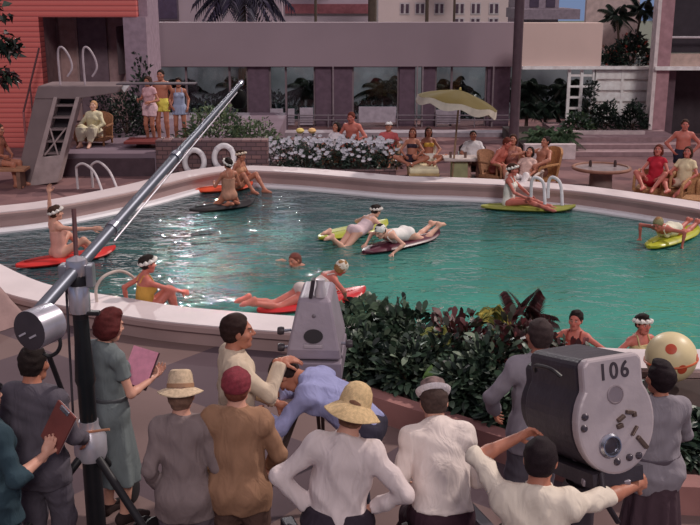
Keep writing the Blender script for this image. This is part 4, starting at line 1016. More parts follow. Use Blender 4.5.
# right planter: ferns, conical bushes
for k, px in enumerate((540, 550, 560, 570)):
    o = palm('fern', ('arching green fern in the white planter, %s' % ('leftmost of four', 'second from left', 'second from right', 'rightmost beside the steps')[k]), (fx(px, 25), 24.9 + .15 * (k % 2), .3), .12, 16, .55, [(96, 118, 88), (78, 102, 76), (64, 88, 66)], .03, .45, leafl=.16); o['category'] = 'fern'
shrub('shrub', 'dark conical bush left of the pair before the slatted screen', (fx(606, 27.2, 125), 27.2, .33), (.36, .3, .60), 700, .15, GD)
shrub('shrub', 'dark conical bush right of the pair before the slatted screen', (fx(632.5, 27.2, 125), 27.2, .33), (.36, .3, .58), 700, .15, GD)
shrub('shrub', 'tall dark climbing bush on the white lattice frame', (fx(590, 27.6, 110), 27.6, .3), (.22, .16, 1.15), 420, .15, GD)
shrub('shrub', 'low dark bush at the foot of the white lattice', (fx(577, 27, 135), 27, .3), (.4, .3, .35), 400, .16, GR)
for k, px in enumerate((530, 549, 562)):
    o = palm('potted_plant', 'spiky leaved plant standing behind the planter, %s' % ('nearest the tall column', 'middle of three', 'nearest the lattice')[k], (fx(px, 28.5), 28.6, .0), .7, 14, .42, GD, .05, .4, leafl=.25); o['category'] = 'plant'
    struct(MB().box((fx(px, 28.5), 28.6, -.05), (.3, .3, .1)).build('ground_pad_%d' % (k + 1), mk((60, 50, 48))))
# balcony plants, upper right
zb = fz(66, 28.3)
shrub('shrub', 'dense dark balcony shrub with red blooms above the slatted screen', (fx(632, 28.3), 28.35, zb), (.62, .3, .72), 800, .2, GD * 4 + [(150, 60, 50)])
shrub('shrub', 'low dark balcony shrub at the right end of the pale parapet', (fx(610, 28.3), 28.35, zb), (.42, .3, .40), 400, .18, GD * 3 + [(130, 90, 80)])
for k, (px, h_) in enumerate(((620, 1.35), (634, 1.5))):
    o = palm('balcony_palm', 'small palm rising from the balcony shrubs, %s' % ('left one with a bare stem' if k == 0 else 'right one with a forked crown'), (fx(px, 28.6), 28.7, zb), h_, 12, .6, GD, .035, .35, leafl=.25, lean=(-.15 + .3 * k, 0)); o['category'] = 'palm'
# palms beyond the facade
palm('palm_tree', 'broad feathery palm crown hanging over the left parapet', (fx(243, 34), 34, -.6), fz(-14, 34) + .6, 26, 1.7, [(70, 64, 84), (56, 52, 70), (84, 78, 92)], .16, .75, leafl=.7)
for k, (px, Y) in enumerate(((426, 50), (372, 46), (590, 46), (453, 56), (316, 49))):
    palm('palm_tree', ('thin palm trunk before the cream hotel windows', 'thick palm trunk between the lilac house and the cream hotel', 'slim palm trunk against the blue sky gap', 'second thin palm trunk near the middle of the hotel', 'slim palm trunk before the lilac house')[k], (fx(px, Y), Y, -.7), 6.5, 14, 1.6, GD, (.09, .2, .16, .07, .07)[k], .6)
# garden behind the glass
for k, px in enumerate((165, 178, 195, 212, 238, 276, 297, 308, 360, 372, 385, 394, 440, 452, 470, 482, 526, 541, 556, 570, 583)):
    Y = 32.4 + .6 * (k % 3) - .3
    if k % 3 == 1:
        o = palm('palm_plant', 'dark palm growing in the garden behind the glass', (fx(px, Y), Y, -.6), 1.4, 16, 1.0, GD, .05, .5, leafl=.4, group='garden palms behind the glass'); o['category'] = 'palm'
    else: shrub('shrub', 'dark leafy bush growing in the garden behind the glass', (fx(px, Y), Y, -.6), (.5, .35, .85 + .3 * (k % 2)), 340, .24, GD + [(70, 96, 84), (60, 84, 80)], group='garden bushes behind the glass')
# hanging branch, far left
q = atY(4, 60, 20)
br = thing('tree_branch', 'dark leafy tree branch hanging into the left edge of the view', 'tree', (q.x - 2.2, 20, 0))
MB().tube(catmull([(0, 0, 0), (.1, 0, 1.6), (.5, 0, 2.9), (1.2, 0, 3.2), (2.0, 0, 2.9)], 5), [.14 - .005 * i for i in range(21)], 8).build('trunk', mk((60, 46, 44), .9), br, True)
bs = []
for cx_, cz_, rr_, n in ((2.15, 2.95, .38, 170), (2.2, 2.35, .26, 80), (1.9, 3.6, .45, 160)):
    d = RNG.normal(size=(n, 3)); d /= np.linalg.norm(d, axis=1)[:, None]; bs.append(d * rr_ * RNG.uniform(.3, 1, (n, 1)) * [1.2, 1, .8] + [cx_, 0, cz_])
bs = np.concatenate(bs); d = RNG.normal(size=bs.shape); d /= np.linalg.norm(d, axis=1)[:, None]
Vv, Ff, Cc = leaf_mesh(bs, d, RNG.uniform(.12, .26, len(bs)), .3, leaf_colors(len(bs), GD + [(58, 34, 40)]))
link('foliage', mesh_from(Vv, Ff, False, Cc), br, LEAF)

# ------------------------------------------------------------------ near planter
pl = [(-.08, 9.25), (1.56, 7.92), (2.6, 7.2), (4.6, 7.0)]
o = struct(strip(pl, 0, .25, .22).build('wall_planter_near', mk((150, 104, 100), .75, 0, .15, 3))); o['label'] = 'low reddish planter curb'
back = [(4.6, 9.6), (3.4, 9.55), (2.2, 9.7), (1.0, 10.2), (.0, 10.75), (-.1, 10.5)]
poly = [(x, y + .2) for x, y in pl] + back
struct(MB().prism(poly, 0, .2).build('ground_planter_near', mk((58, 44, 42), .95)))
GP = [(58, 76, 62), (40, 54, 46), (84, 102, 84), (32, 44, 40), (66, 88, 70), (104, 118, 98), (36, 46, 42)]
k = 0
for row, (dist, rad, n) in enumerate(((.68, (.36, .30, .38), 520), (1.04, (.40, .34, .46), 560), (1.44, (.40, .34, .52), 520), (1.85, (.36, .3, .50), 420))):
    for i in range(9):
        u = (i + (row % 2) * .5) / 8.5; x = .12 + u * 4.2
        yy = float(np.interp(x, [p_[0] for p_ in pl], [p_[1] for p_ in pl])) + dist
        yb = float(np.interp(x, [p_[0] for p_ in back[::-1]][1:], [p_[1] for p_ in back[::-1]][1:])) - .15
        if yy > yb: continue
        if row == 3 and i in (4,): continue
        hh = rad[2] * random.uniform(.85, 1.12)
        if x > 2.55 and row > 0: continue
        if x < .45 or x > 2.2: hh *= .8
        redl = row >= 2 and 1.0 < x < 2.2
        if redl: lab, cols, g = 'bronze red leaved shrub among the green planter shrubs', [(92, 44, 46), (70, 40, 42), (58, 60, 48)], 'bronze shrubs in the near planter'
        else: lab, cols, g = 'glossy dark green shrub in the low planter behind the film crew', GP, 'green shrubs in the near planter'
        shrub('shrub', lab, (x, yy, .2), (rad[0], rad[1], hh), int(n * 1.35), .155, cols, .18, g, seg=3, updir=.25)
        k += 1
for k, (px, py, z, lab, cols, L) in enumerate(((437, 338, .62, 'yellow variegated plant in the middle of the near planter', [(190, 190, 120), (150, 160, 90)], .22), (492, 316, .78, 'yellow tipped plant at the top of the near planter', [(196, 182, 96), (110, 120, 70)], .2))):
    p = at(px, py, z); palm('variegated_plant', lab, (p.x, p.y, .2), z - .2, 12, L * .9, cols, .015, .35, leafl=L * .7)['category'] = 'plant'
p = at(430, 385, .35)
lf_ = thing('broad_leaf_plant', 'single tall pale green leaf standing at the planter front', 'plant', (p.x, p.y, .1))
Vv, Ff, Cc = leaf_mesh(np.array([[0, 0, .06]]), np.array([[.02, -.05, 1.0]]), np.array([.42]), .2, np.array([lin((120, 158, 92))]), .02, 3)
link('leaf', mesh_from(Vv, Ff, True, Cc), lf_, LEAF); MB().bar((0, 0, 0), (0, 0, .1), .008).build('stem', mk((90, 110, 70)), lf_)
for k, (px, py, z, lab) in enumerate(((372, 318, .6, 'spiky narrow leaved plant at the left end of the near planter'), (392, 324, .55, 'spiky narrow leaved plant second from the left in the near planter'), (522, 312, .75, 'tall spiky bronze plant beside the pale grey jacketed man'))):
    p = at(px, py, z); palm('spiky_plant', lab, (p.x, p.y, .2), z - .25, 11, .42, ([(72, 92, 74), (96, 116, 92)] if k < 2 else [(84, 44, 46), (62, 40, 42)]), .015, .3, leafl=.2)['category'] = 'plant'
p = at(443, 336, .62); fl_ = thing('white_flower', 'small cluster of white flowers in the middle of the near planter', 'flower', (p.x, p.y, .2))
MB().bar((0, 0, 0), (0, 0, z_ := .42), .008).build('stem', mk((70, 90, 60)), fl_); mb = MB()
for i in range(14):
    c = Vector((RNG.uniform(-.09, .09), RNG.uniform(-.07, .05), .42 + RNG.uniform(-.05, .05)))
    for q in range(5):
        an = q * 1.2566; d = Vector((math.cos(an), -.4 + .4 * math.sin(an), .7 * math.sin(an) + .3)) * .035; s_ = Vector((-math.sin(an), 0, math.cos(an))) * .016
        mb.quad(c, c + d * .6 + s_, c + d, c + d * .6 - s_)
mb.build('blossom', mk((230, 224, 226), .7), fl_)
# beach ball
bc = at(671, 357, .50)
bb = thing('beach_ball', 'cream beach ball with orange red dots behind the planter', 'ball', bc)
Vv = []; rb = .255
me = bpy.data.meshes.new('ball'); bm = bmesh.new(); bmesh.ops.create_uvsphere(bm, u_segments=40, v_segments=24, radius=rb); bm.to_mesh(me); bm.free(); me.polygons.foreach_set('use_smooth', [True] * len(me.polygons))
link('ball_skin', me, bb, mk((226, 206, 160), .4, 0, .06))
for d, r_ in (((-.28, -.75, .62), .055), ((.9, -.45, .1), .05), ((.15, -.98, -.15), .05)):
    d = Vector(d).normalized(); M = frame(d, (0, 0, 1))
    MB().lathe([(0, rb + .004), (r_ * .5, math.sqrt(rb ** 2 - r_ ** 2 * .25) + .004), (r_, math.sqrt(rb ** 2 - r_ ** 2) + .003), (r_, math.sqrt(rb ** 2 - r_ ** 2) - .004)], 20, M, caps=False).build('dot', mk((196, 76, 50), .4), bb, True)
MB().tube([Vector((math.cos(a) * rb, math.sin(a) * rb, -.02 + .03 * math.cos(a))) for a in np.linspace(0, 2 * PI, 49)[:-1]], .012, 6, True).build('band', mk((204, 96, 60), .4), bb, True)
# ------------------------------------------------------------------ bathers and guests
BR, BK, AU, BL = (62, 40, 32), (36, 27, 26), (96, 44, 34), (150, 112, 74)
WH = (232, 226, 220)
FAR = dict(res=.0165)
def seat_pose(seat, S, fwd=.42, spread=.12, foot=.08, hands=None, recl=-12):
    pz = seat / S + .14
    d = dict(pelvis=(0, 0, pz), lf=(-spread, fwd, foot), rf=(spread, fwd, foot), crot=(recl, 0, 0), prot=(recl * .7, 0, 0), lh=(-.17, .24, pz + .10), rh=(.17, .24, pz + .10), lep=(-.8, -.6, 0), rep=(.8, -.6, 0))
    if hands: d.update(hands)
    return d
def G(px, py, z=0): 
    p = at(px, py, z); return (p.x, p.y, z)
def headat(px, py, hz, z0=0):
    p = at(px, py, hz + z0); return (p.x, p.y, z0)
def prone(label, pos, ang, h, wear, hat, hair, skin='fair', lift=0, crot=62, arms=None, yawo=0, hrot=(-42, 0, 0), legs=None, z=.06, head_px=None):
    d = dict(pelvis=(0, 0, .10), prot=(84, 0, 0), crot=(crot, 0, 0), hrot=hrot, lf=(-.09, -.86, .10), rf=(.09, -.86, .10), lkp=(0, 0, -1), rkp=(0, 0, -1), lfd=(0, -1, -.35), rfd=(0, -1, -.35),
             lh=(-.24, .62, .02), rh=(.24, .62, .02), lep=(-1, 0, -.3), rep=(1, 0, -.3), curl=.2, lpalm=(0, 0, -1), rpalm=(0, 0, -1))
    if arms: d.update(arms)
    if legs: d.update(legs)
    rj = person(label, (pos[0], pos[1], WZ + z + .03), math.degrees(ang) - 90 + yawo, h=h, sex='f', skin=skin, wear=wear, hat=hat, hair=hair, **d, **FAR)
    return align(rj, *head_px) if head_px else rj
# -- pool
a0 = G(60, 261, WZ)
person('woman on the long red board, back turned, one arm raised overhead', (a0[0], a0[1], WZ + .06), -48, h=1.62, sex='f', skin='fair', pelvis=(0, 0, .13), crot=(-4, 0, 0), lf=(-.2, .62, .02), rf=(.2, .62, .02), lkp=(-.6, .2, 1), rkp=(.6, .2, 1),
       lh=(-.16, -.02, 1.18), lep=(-1, 0, 0), rh=(.5, .45, .52), rep=(.3, 0, -1), rhd=(.6, .7, 0), wear=(('swimsuit', (206, 150, 138)),), hair=('updo', BR), hat=('headband', WH), hrot=(5, 0, -15), curl=.3, **FAR)
b0 = at(142, 303, CZ); 
person('woman in a gold swimsuit resting at the near left coping, looking right', (b0.x, b0.y + .25, .0), -62, h=1.62, sex='f', skin='red', pelvis=(0, 0, .1), prot=(-10, 0, 0), crot=(6, 0, 0), lf=(-.12, .46, -.10), rf=(.1, .42, -.05), lkp=(0, .3, 1), rkp=(0, .3, 1),
       lh=(-.25, -.2, .12), rh=(.08, .5, .3), rep=(.6, 0, -.5), wear=(('swimsuit', (200, 150, 70)),), hair=('updo', BK), hat=('headband', WH), **FAR)
c0 = at(306, 305.5, WZ); 
prone('woman lying on the red board behind the grey camera, head raised', (c0.x, c0.y), angC, 1.66, (('swimsuit', (206, 190, 186)),), ('swimcap', (226, 214, 200)), ('short', BL), 'red', crot=62, hrot=(-35, 0, 35), arms=dict(lh=(-.2, .56, .06), rh=(.26, .5, .02)))
e0 = at(344, 236.5, WZ)
prone('woman in a pale swimsuit propped on a yellow board, flowers in her dark hair', (e0.x, e0.y), angE, 1.5, (('swimsuit', (214, 190, 196)),), ('headband', WH), ('updo', BK), 'pale', crot=55, hrot=(-30, 0, 0), head_px=(376, 211), legs=dict(lf=(-.09, -.62, .16), rf=(.09, -.7, .1)), arms=dict(lh=(-.2, .42, .06), rh=(.2, .46, .06)))
f0 = at(404, 245, WZ)
prone('woman in a white swimsuit paddling head first on the maroon board', (f0.x, f0.y), angF + PI, 1.62, (('swimsuit', (240, 236, 232)),), ('swimcap', (240, 236, 230)), ('short', BK), 'pale', crot=82, hrot=(-50, 0, 0), arms=dict(lh=(-.38, .66, -.06), rh=(.36, .6, -.04)), legs=dict(lf=(-.1, -.8, .14), rf=(.12, -.84, .12)))
i0 = at(671, 240, WZ)
prone('woman in a cream swimsuit on the bright yellow board near the right edge', (i0.x, i0.y), angI + PI, 1.58, (('swimsuit', (228, 222, 200)),), ('swimcap', (150, 140, 100)), ('short', BL), 'red', crot=76, hrot=(-50, 0, 0), arms=dict(lh=(-.42, .42, -.06), rh=(.42, .42, -.06)))
# swimmer
s0 = at(297, 263, WZ)
person('swimmer with wet dark hair doing breaststroke in mid pool', (s0.x, s0.y - .15, WZ - .20), 125, h=1.75, skin='tan', pelvis=(0, -.5, -.05), prot=(88, 0, 0), crot=(60, 0, 0), hrot=(-52, 0, 20), lf=(-.2, -1.3, -.15), rf=(.2, -1.3, -.15), lkp=(-1, 0, -.4), rkp=(1, 0, -.4), lfd=(0, -1, -.2), rfd=(0, -1, -.2),
       lh=(-.52, .32, .16), rh=(.5, .25, .14), lep=(-1, -.4, .5), rep=(1, -.4, .5), lpalm=(0, 0, -1), rpalm=(0, 0, -1), curl=.2, wear=(('trunks', (60, 50, 70)),), hair=('short', AU), **FAR)
# kneeling on the black board + sitting on orange board
g0 = at(229, 208, WZ)
person('woman kneeling on the black board, white flowers in her hair, back turned', (g0[0], g0[1], WZ + .06), 35, h=1.58, sex='f', skin='tan', pelvis=(0, 0, .26), prot=(4, 0, 0), crot=(-6, 0, 0), lf=(-.12, -.16, .05), rf=(.12, -.16, .05), lkp=(-.3, 1, .2), rkp=(.3, 1, .2), lfd=(0, -1, 0), rfd=(0, -1, 0),
       lh=(-.2, .28, .45), rh=(.2, .25, .4), wear=(('swimsuit', (176, 130, 110)),), hair=('updo', BK), hat=('headband', WH), **FAR)
g1 = at(239, 191, WZ)
person('woman sitting on the orange board behind the kneeling bather', (g1[0], g1[1], WZ + .06), -120, h=1.58, sex='f', skin='tan', pelvis=(0, 0, .14), crot=(8, 0, 0), lf=(-.18, .6, .0), rf=(.15, .5, .02), lkp=(-.3, .2, 1), rkp=(.3, .2, 1), lh=(-.2, .3, .3), rh=(.25, .2, .2), wear=(('swimsuit', (196, 140, 110)),), hair=('updo', BR), hat=('headband', (220, 200, 180)), **FAR)
h0 = at(509, 209, WZ)
person('woman in a white swimsuit sitting on the olive board by the pool ladder', (h0[0], h0[1], WZ + .06), -115, h=1.6, sex='f', skin='red', pelvis=(0, 0, .14), prot=(-6, 0, 0), crot=(4, 0, 0), lf=(-.12, .84, .05), rf=(.1, .84, .05), lkp=(0, .2, 1), rkp=(0, .2, 1), lh=(-.15, .45, .2), rh=(.2, .4, .25), wear=(('swimsuit', (238, 234, 224)),), hair=('updo', BR), hat=('headband', WH), **FAR)
# behind the near planter
for px, py, lab, yw, sk, ht, hr_ in ((643, 313, 'woman with a white flower band in the water beside the beach ball', -160, 'red', ('headband', WH, dict(tilt=10)), ('updo', BK)), (577, 309, 'sunburnt bather leaning on the pool edge behind the planter leaves', 150, 'red', None, ('updo', BK))):
    p = at(px, py, .46)
    person(lab, (p.x, p.y, -1.02 - .12), yw, h=1.6, sex='f', skin=sk, lh=(-.32, .3, 1.24), rh=(.32, .3, 1.24), lep=(-1, -.3, -.2), rep=(1, -.3, -.2), wear=(('swimsuit', (200, 180, 130) if px > 600 else (140, 60, 52)),), hair=hr_, hat=ht, **FAR)
# -- terrace
k0 = G(94, 138, TZ)
kr, _ = align(person('person in a white robe seated in a wicker armchair under the diving tower', (k0[0], k0[1] + .02, TZ), 170, h=1.62, sex='f', skin='pale', wear=(('robe', (226, 216, 180), dict(hem=-.2, t=.03)), ('lap_skirt', (226, 216, 190), dict(len=.85))), hair=('short', (196, 150, 110)), **seat_pose(.17, .925, .55), **FAR), 93.5, 106)
low_chair('brown wicker armchair on the terrace below the diving tower', (kr.location.x, kr.location.y + .06, TZ), 172, .72, .18, .74)
for px, py, hh, yw, sx_, sk, wr, hr_, lab, kw in (
        (148, 76, 1.56, 150, 'f', 'tan', (('blouse', (206, 160, 166), dict(sleeve=.4, hem=-.02)), ('shorts', (226, 190, 198), dict(len=.5, t=.03))), ('bob', BR), 'girl in a pale pink blouse and shorts, left of the three standing', dict(rh=(.2, .2, 1.15), lh=(-.2, .2, 1.1))),
        (160.5, 69, 1.70, 172, 'm', 'tan', (('trunks', (226, 214, 96)),), ('short', BK), 'shirtless man in yellow trunks standing between two girls', {}),
        (178, 77, 1.54, 190, 'f', 'tan', (('swimsuit', (150, 158, 186)), ('skirt', (150, 158, 186), dict(hem=-.2, flare=.2))), ('bob', BK), 'girl in a blue grey playsuit, right of the three standing', dict(lh=(-.22, .02, .95), rh=(.2, .1, 1.0)))):
    p = at(px, py, hh + TZ)
    person(lab, (p.x, p.y, TZ), yw, h=hh, sex=sx_, skin=sk, wear=wr, hair=hr_, **kw, **FAR)
m0 = at(-4, 188)
person('shirtless man sitting on the plank bench at the left edge', (m0.x, m0.y + .25, 0), -100, h=1.72, skin='tan', wear=(('trunks', (150, 110, 100)),), hair=('short', BR), **seat_pose(.43, .98, .46, .14, recl=8), **FAR)
# -- across the pool
def lowguest(px, py, hz, yaw, label, seat, chair_label, wear, h=1.62, sex='m', skin='tan', hair=('short', BR), hat=None, fwd=.62, kw={}, chair_w=.6, m=wick, back=.7, recl=-14, spread=.12, chair_kw={}):
    p = at(px, py, hz); S = h / 1.75
    if chair_label: low_chair(chair_label, (p.x, p.y + .0, 0), yaw, chair_w, seat, back, m, **chair_kw)
    d = seat_pose(seat, S, fwd, spread, recl=recl); d.update(kw)
    return person(label, (p.x, p.y, 0), yaw, h=h, sex=sex, skin=skin, wear=wear, hair=hair, hat=hat, **d, **FAR)
st_ = at(353, 112, 1.27)
low_chair('low wooden stool chair behind the white flowers under the shirtless man', (st_.x, st_.y, 0), 175, .5, .40, .62, mk((110, 76, 66)))
person('shirtless man in dark trunks seated upright behind the white flowers', (st_.x, st_.y, 0), 160, h=1.72, skin='red', wear=(('trunks', (52, 36, 44)),), hair=('short', AU), **seat_pose(.40, .98, .40, .14, recl=10), **FAR)
lowguest(333, 124, 1.0, 140, 'dark haired woman in a white top low behind the white flowers', .2, 'low wicker seat behind the left end of the white flowers', (('top', (226, 216, 222), dict(sleeve=.3)), ('shorts', (206, 190, 190))), sex='f', hair=('bob', BK))
lowguest(388, 123, 1.03, 168, 'man in a red shirt and white cap lounging in a low chair', .22, 'low wooden lounge chair right of the white flowers', (('shirt', (190, 90, 92), dict(sleeve=.6, vneck=.6)), ('shorts', (150, 80, 80))), hat=('cap', (244, 240, 238)), m=mk((170, 140, 110), .7))
for px, py, yw, lab, top_, hr_ in ((413.5, 139, 172, 'brunette in a dark sun top on the left of the cream lounge', (52, 40, 52), AU), (430.5, 138, 184, 'brunette in a yellow sun top on the right of the cream lounge', (206, 160, 70), BR)):
    p = at(px, py, .90)
    person(lab, (p.x, p.y + .42, .02), yw, h=1.5, sex='f', skin='tan', wide=.9, wear=(('bikini', top_), ('shorts', WH if px > 420 else top_, dict(len=.4))), hair=('long', hr_), **seat_pose(.28, .86, .50, .08, .40, recl=-10), **FAR)
lowguest(473.5, 132, .98, 176, 'dark haired guest in a white short sleeved top behind the box table', .22, 'dark low armchair behind the box table under the umbrella', (('shirt', (226, 220, 224), dict(sleeve=.8)), ('trousers', (170, 130, 120))), h=1.52, hair=('short', BK), m=mk((60, 44, 48)), chair_kw=dict(name='armchair'))
lowguest(498, 142, .88, -130, 'tanned man bending forward right of the yellow umbrella', .2, 'low wicker stool under the bending tanned man', (('trunks', (130, 70, 66)),), hair=('short', AU), recl=22, skin='red')
lowguest(513, 139, .95, 170, 'brown haired woman sitting before the tall dark column', .2, 'low wicker chair in front of the tall dark column', (('swimsuit', (150, 100, 92)), ('shorts', (150, 100, 92))), sex='f', hair=('bob', BR))
lowguest(526, 150, .84, 150, 'reclining guest in white trousers left of the man with outstretched arm', .12, 'low canvas mat seat beside the column', (('shirt', (206, 170, 160), dict(sleeve=.5)), ('trousers', (230, 222, 222))), h=1.55, sex='f', hair=('bob', BK), recl=-28, m=mk((190, 170, 160)), back=.4, chair_kw=dict(name='mat_chair'))
lowguest(541.5, 139, 1.02, 120, 'shirtless man with an arm stretched out, seated right of the column', .24, 'tall backed tan wicker chair nearest the white planter', (('trunks', (120, 80, 70)),), hair=('short', BK), kw=dict(rh=(.42, .42, .72), lh=(-.3, .3, .6)), m=mk((176, 124, 80), .8, 0, .3, 30, .6), back=.85)
# right group
rw = mk((172, 124, 84), .85, 0, .3, 30, .6)
for px, py, yw, lab, ch, wr, hr_, kw in ((657, 150, 125, 'woman in a red sunsuit with legs drawn up in a wicker chair', 'boxy tan wicker chair of the woman in red', (('top', (176, 36, 52), dict(sleeve=.2)), ('shorts', (176, 36, 52))), ('bob', AU), dict(lf=(-.12, .58, .34), rf=(.12, .54, .36))),
                                        (686, 152, 120, 'woman in a cream top in the rightmost wicker chair, legs stretched forward', 'boxy tan wicker chair nearest the right edge', (('top', (216, 196, 160), dict(sleeve=.5)), ('shorts', (196, 170, 150))), ('bob', BR), dict(lf=(-.1, .74, .3), rf=(.12, .72, .36)))):
    p = at(px, py, .98)
    low_chair(ch, (p.x, p.y, 0), yw + 30, .68, .25, .55, rw, solid=True, d=.66)
    d = seat_pose(.26, .9, .6, .12, .3, recl=-16); d.update(kw)
    person(lab, (p.x, p.y, 0), yw + 25, h=1.58, sex='f', skin='red', wear=wr, hair=hr_, **d, **FAR)
p = at(706, 168, .8); low_chair('boxy wicker chair cut off by the right edge of the view', (p.x, p.y, 0), 150, .68, .25, .55, rw, solid=True, d=.66)
p = at(685.5, 119, 1.53)
person('shirtless man standing with hands on hips by the dark doorway', (p.x, p.y, 0), 168, h=1.54, skin='red', lh=(-.21, .06, 1.0), rh=(.21, .06, 1.0), lep=(-1, -.25, .1), rep=(1, -.25, .1), wear=(('trunks', (44, 44, 62)),), hair=('short', BR), **FAR)
# ------------------------------------------------------------------ film crew and equipment, near side
NEAR = dict(res=.0115)
def crew(px, py, h, z0=0):
    p = at(px, py, h * .995 + z0); return (p.x, p.y, z0)
SHOE = ('shoes', (44, 32, 32))
# man at the left edge holding a clipboard
p = at(-18, 390, 1.74)
r1, j1 = align(person('person in a dark teal jacket cut off at the left edge, holding a clipboard', (p.x, p.y, 0), -38, h=1.72, skin='fair', rh=(.28, .24, 1.20), rep=(.5, -.4, -1), lh=(-.2, .3, 1.05), rhd=(.05, .5, .85), rpalm=(-.8, .5, .1), curl=.75,
       wear=(('jacket', (44, 62, 72), dict(t=.03, sleeve=1.35, hem=-.2, collar=True, amp=.006)), ('trousers', (36, 42, 54)), SHOE), hair=('short', BK), hat=('bucket', (52, 46, 52), dict(crown=(46, 42, 48))), **NEAR), 45, 455, 1)
w = j1['w'](j1['wrist'][1]); hd_ = (j1['w'](j1['wrist'][1] + j1['hdir'][1]) - w).normalized()
cb = thing('clipboard', 'reddish brown clipboard with a pale edge held up by the left edge person', 'clipboard', w + Vector((.07, .10, .15)))
CM = frame((-.55, -.80, .30), (.55, .1, .9))
MB().box((0, 0, 0), (.20, .29, .018), CM.to_3x3()).build('board', mk((112, 58, 54), .6), cb, bevel=.004)
MB().box(CM @ Vector((0, 0, -.012)), (.19, .28, .008), CM.to_3x3()).build('paper', mk((196, 180, 184), .8), cb)
MB().box(CM @ Vector((0, .13, .014)), (.09, .03, .014), CM.to_3x3()).build('clip', chrome, cb, bevel=.003)
# grey suited man behind the counterweight
p = crew(38, 342, 1.80)
align(person('man in a charcoal suit behind the boom counterweight, back turned', p, -12, h=1.80, skin='tan', lh=(-.22, .2, 1.02), rh=(.2, .24, 1.0), wear=(('jacket', (84, 78, 88), dict(t=.02, hem=-.2, collar=True)), ('trousers', (78, 72, 82), dict(t=.02)), SHOE), hair=('short', BK), hrot=(8, 0, 0), wide=.92, **NEAR), 34, 364)
# script woman with the pink folder
p = crew(111, 303, 1.75)
r3, j3 = align(person('woman in a grey green dress reading from an open pink folder', p, -42, h=1.76, sex='f', skin='fair', wide=1.05, rh=(.15, .27, 1.12), lh=(.06, .33, 1.13), rep=(.6, -.6, -1), lep=(-.6, -.6, -1), rhd=(-.3, .9, .2), lhd=(.2, .9, .2), rpalm=(-.4, -.2, 1), lpalm=(.4, -.2, 1), curl=.55,
       wear=(('dress_top', (104, 112, 114), dict(sleeve=.55, hem=.05, t=.016, belt=(74, 76, 80))), ('skirt', (104, 112, 114), dict(hem=-.60, flare=.24)), SHOE), hair=('roll', (84, 34, 34)), hrot=(14, 0, -6), **NEAR), 110, 326)
c = (j3['w'](j3['wrist'][1]) + j3['w'](j3['wrist'][-1])) / 2
fo_ = thing('folder', 'open pink folder with a dark cover held by the script woman', 'folder', atY(140, 367, c.y + .03))
FMx = frame((-.35, -.80, .55), (.22, .25, .9))
MB().box((0, 0, -.008), (.25, .31, .012), FMx.to_3x3()).build('cover', mk((64, 34, 46), .5), fo_, bevel=.003)
MB().box(FMx @ Vector((0, 0, .006)), (.235, .295, .012), FMx.to_3x3()).build('page', mk((222, 146, 172), .8, 0, .12, 20), fo_)
# hat man in grey
p = crew(181, 379, 1.72)
align(person('man in a grey jacket and banded straw hat, back to the view', p, 3, h=1.70, wide=.80, skin='fair', lh=(-.2, .1, .92), rh=(.2, .16, .95), wear=(('jacket', (128, 112, 112), dict(t=.022, hem=-.24, collar=True, fz=8, amp=.006)), ('trousers', (84, 72, 80), dict(t=.02)), SHOE), hair=('short', (120, 90, 76)), hat=('straw', (206, 180, 150), dict(brim=.15, band=(160, 120, 92), tilt=-20)), **NEAR), 181, 396)
# assistant in the white shirt, profile
p = crew(236, 311, 1.84)
align(person('moustached man in a cream shirt in profile, hand on the grey camera', p, -78, h=1.84, skin='tan', rh=(.08, .30, 1.40), rep=(.6, -.2, -1), rhd=(-.1, .95, .05), rpalm=(-.3, .1, -1), lh=(-.12, .3, 1.0), curl=.4, wear=(('shirt', (206, 186, 164), dict(t=.018, hem=.0, sleeve=1.95, collar=True, amp=.006)), ('trousers', (60, 42, 46), dict(t=.022, top=.12)), SHOE), hair=('short', (44, 28, 26)), **NEAR), 238, 332)
# red capped man in the tan coat
p = crew(238, 366, 1.76)
align(person('man in a brown jacket and maroon knit cap, back to the view', p, -4, h=1.76, skin='fair', lh=(-.24, .12, .98), rh=(.17, .24, .96), lep=(-1, -.6, 0), rep=(1, -.8, 0), wear=(('jacket', (150, 112, 88), dict(t=.026, hem=-.2, amp=.007, collar=True, fz=9)), ('trousers', (82, 60, 54), dict(t=.02)), SHOE), hair=('short', (110, 60, 48)), hat=('skullcap', (128, 44, 56)), wide=.90, **NEAR), 237, 387)
# grey camera on a tripod
cc = Vector((atY(315, 340, 7.45).x, 7.45, 0)); zc0, zc1 = fz(377, 7.3), fz(303, 7.3)
CT = thing('film_camera', 'grey tapered film camera in a sound housing on a tripod', 'film camera', (cc.x, cc.y, 0), math.radians(-3))
gm = mk((146, 134, 146), .45, .15, .12, 5, .1)
def loft(rects, mb):
    V = []
    for z, w0, w1, y0, y1 in rects: V += [(w0, y0, z), (w1, y0, z), (w1, y1, z), (w0, y1, z)]
    n = len(rects); F = [(3, 2, 1, 0), tuple(4 * (n - 1) + k for k in range(4))]
    for i in range(n - 1):
        for k in range(4): F.append((4 * i + k, 4 * i + (k + 1) % 4, 4 * i + 4 + (k + 1) % 4, 4 * i + 4 + k))
    return mb.add(V, F)
zm = zc0 + (zc1 - zc0) * .24
loft([(zm, -.215, .215, -.16, .5), (zm + .08, -.205, .205, -.16, .5), (zc1 - .03, -.13, .13, -.04, .46), (zc1, -.11, .11, -.01, .44)], MB()).build('housing', gm, CT, bevel=.018)
loft([(zc0, -.225, .225, -.2, .52), (zm - .012, -.22, .22, -.19, .52)], MB()).build('base_housing', mk((128, 116, 128), .5, .15), CT, bevel=.012)
MB().lathe([(0, .0), (.03, .0), (.034, .02), (.02, .035), (0, .035)], 16, frame((0, -1, .1), None, (-.01, -.195, zc0 + .05))).build('knob', mk((44, 38, 42), .4), CT, True)
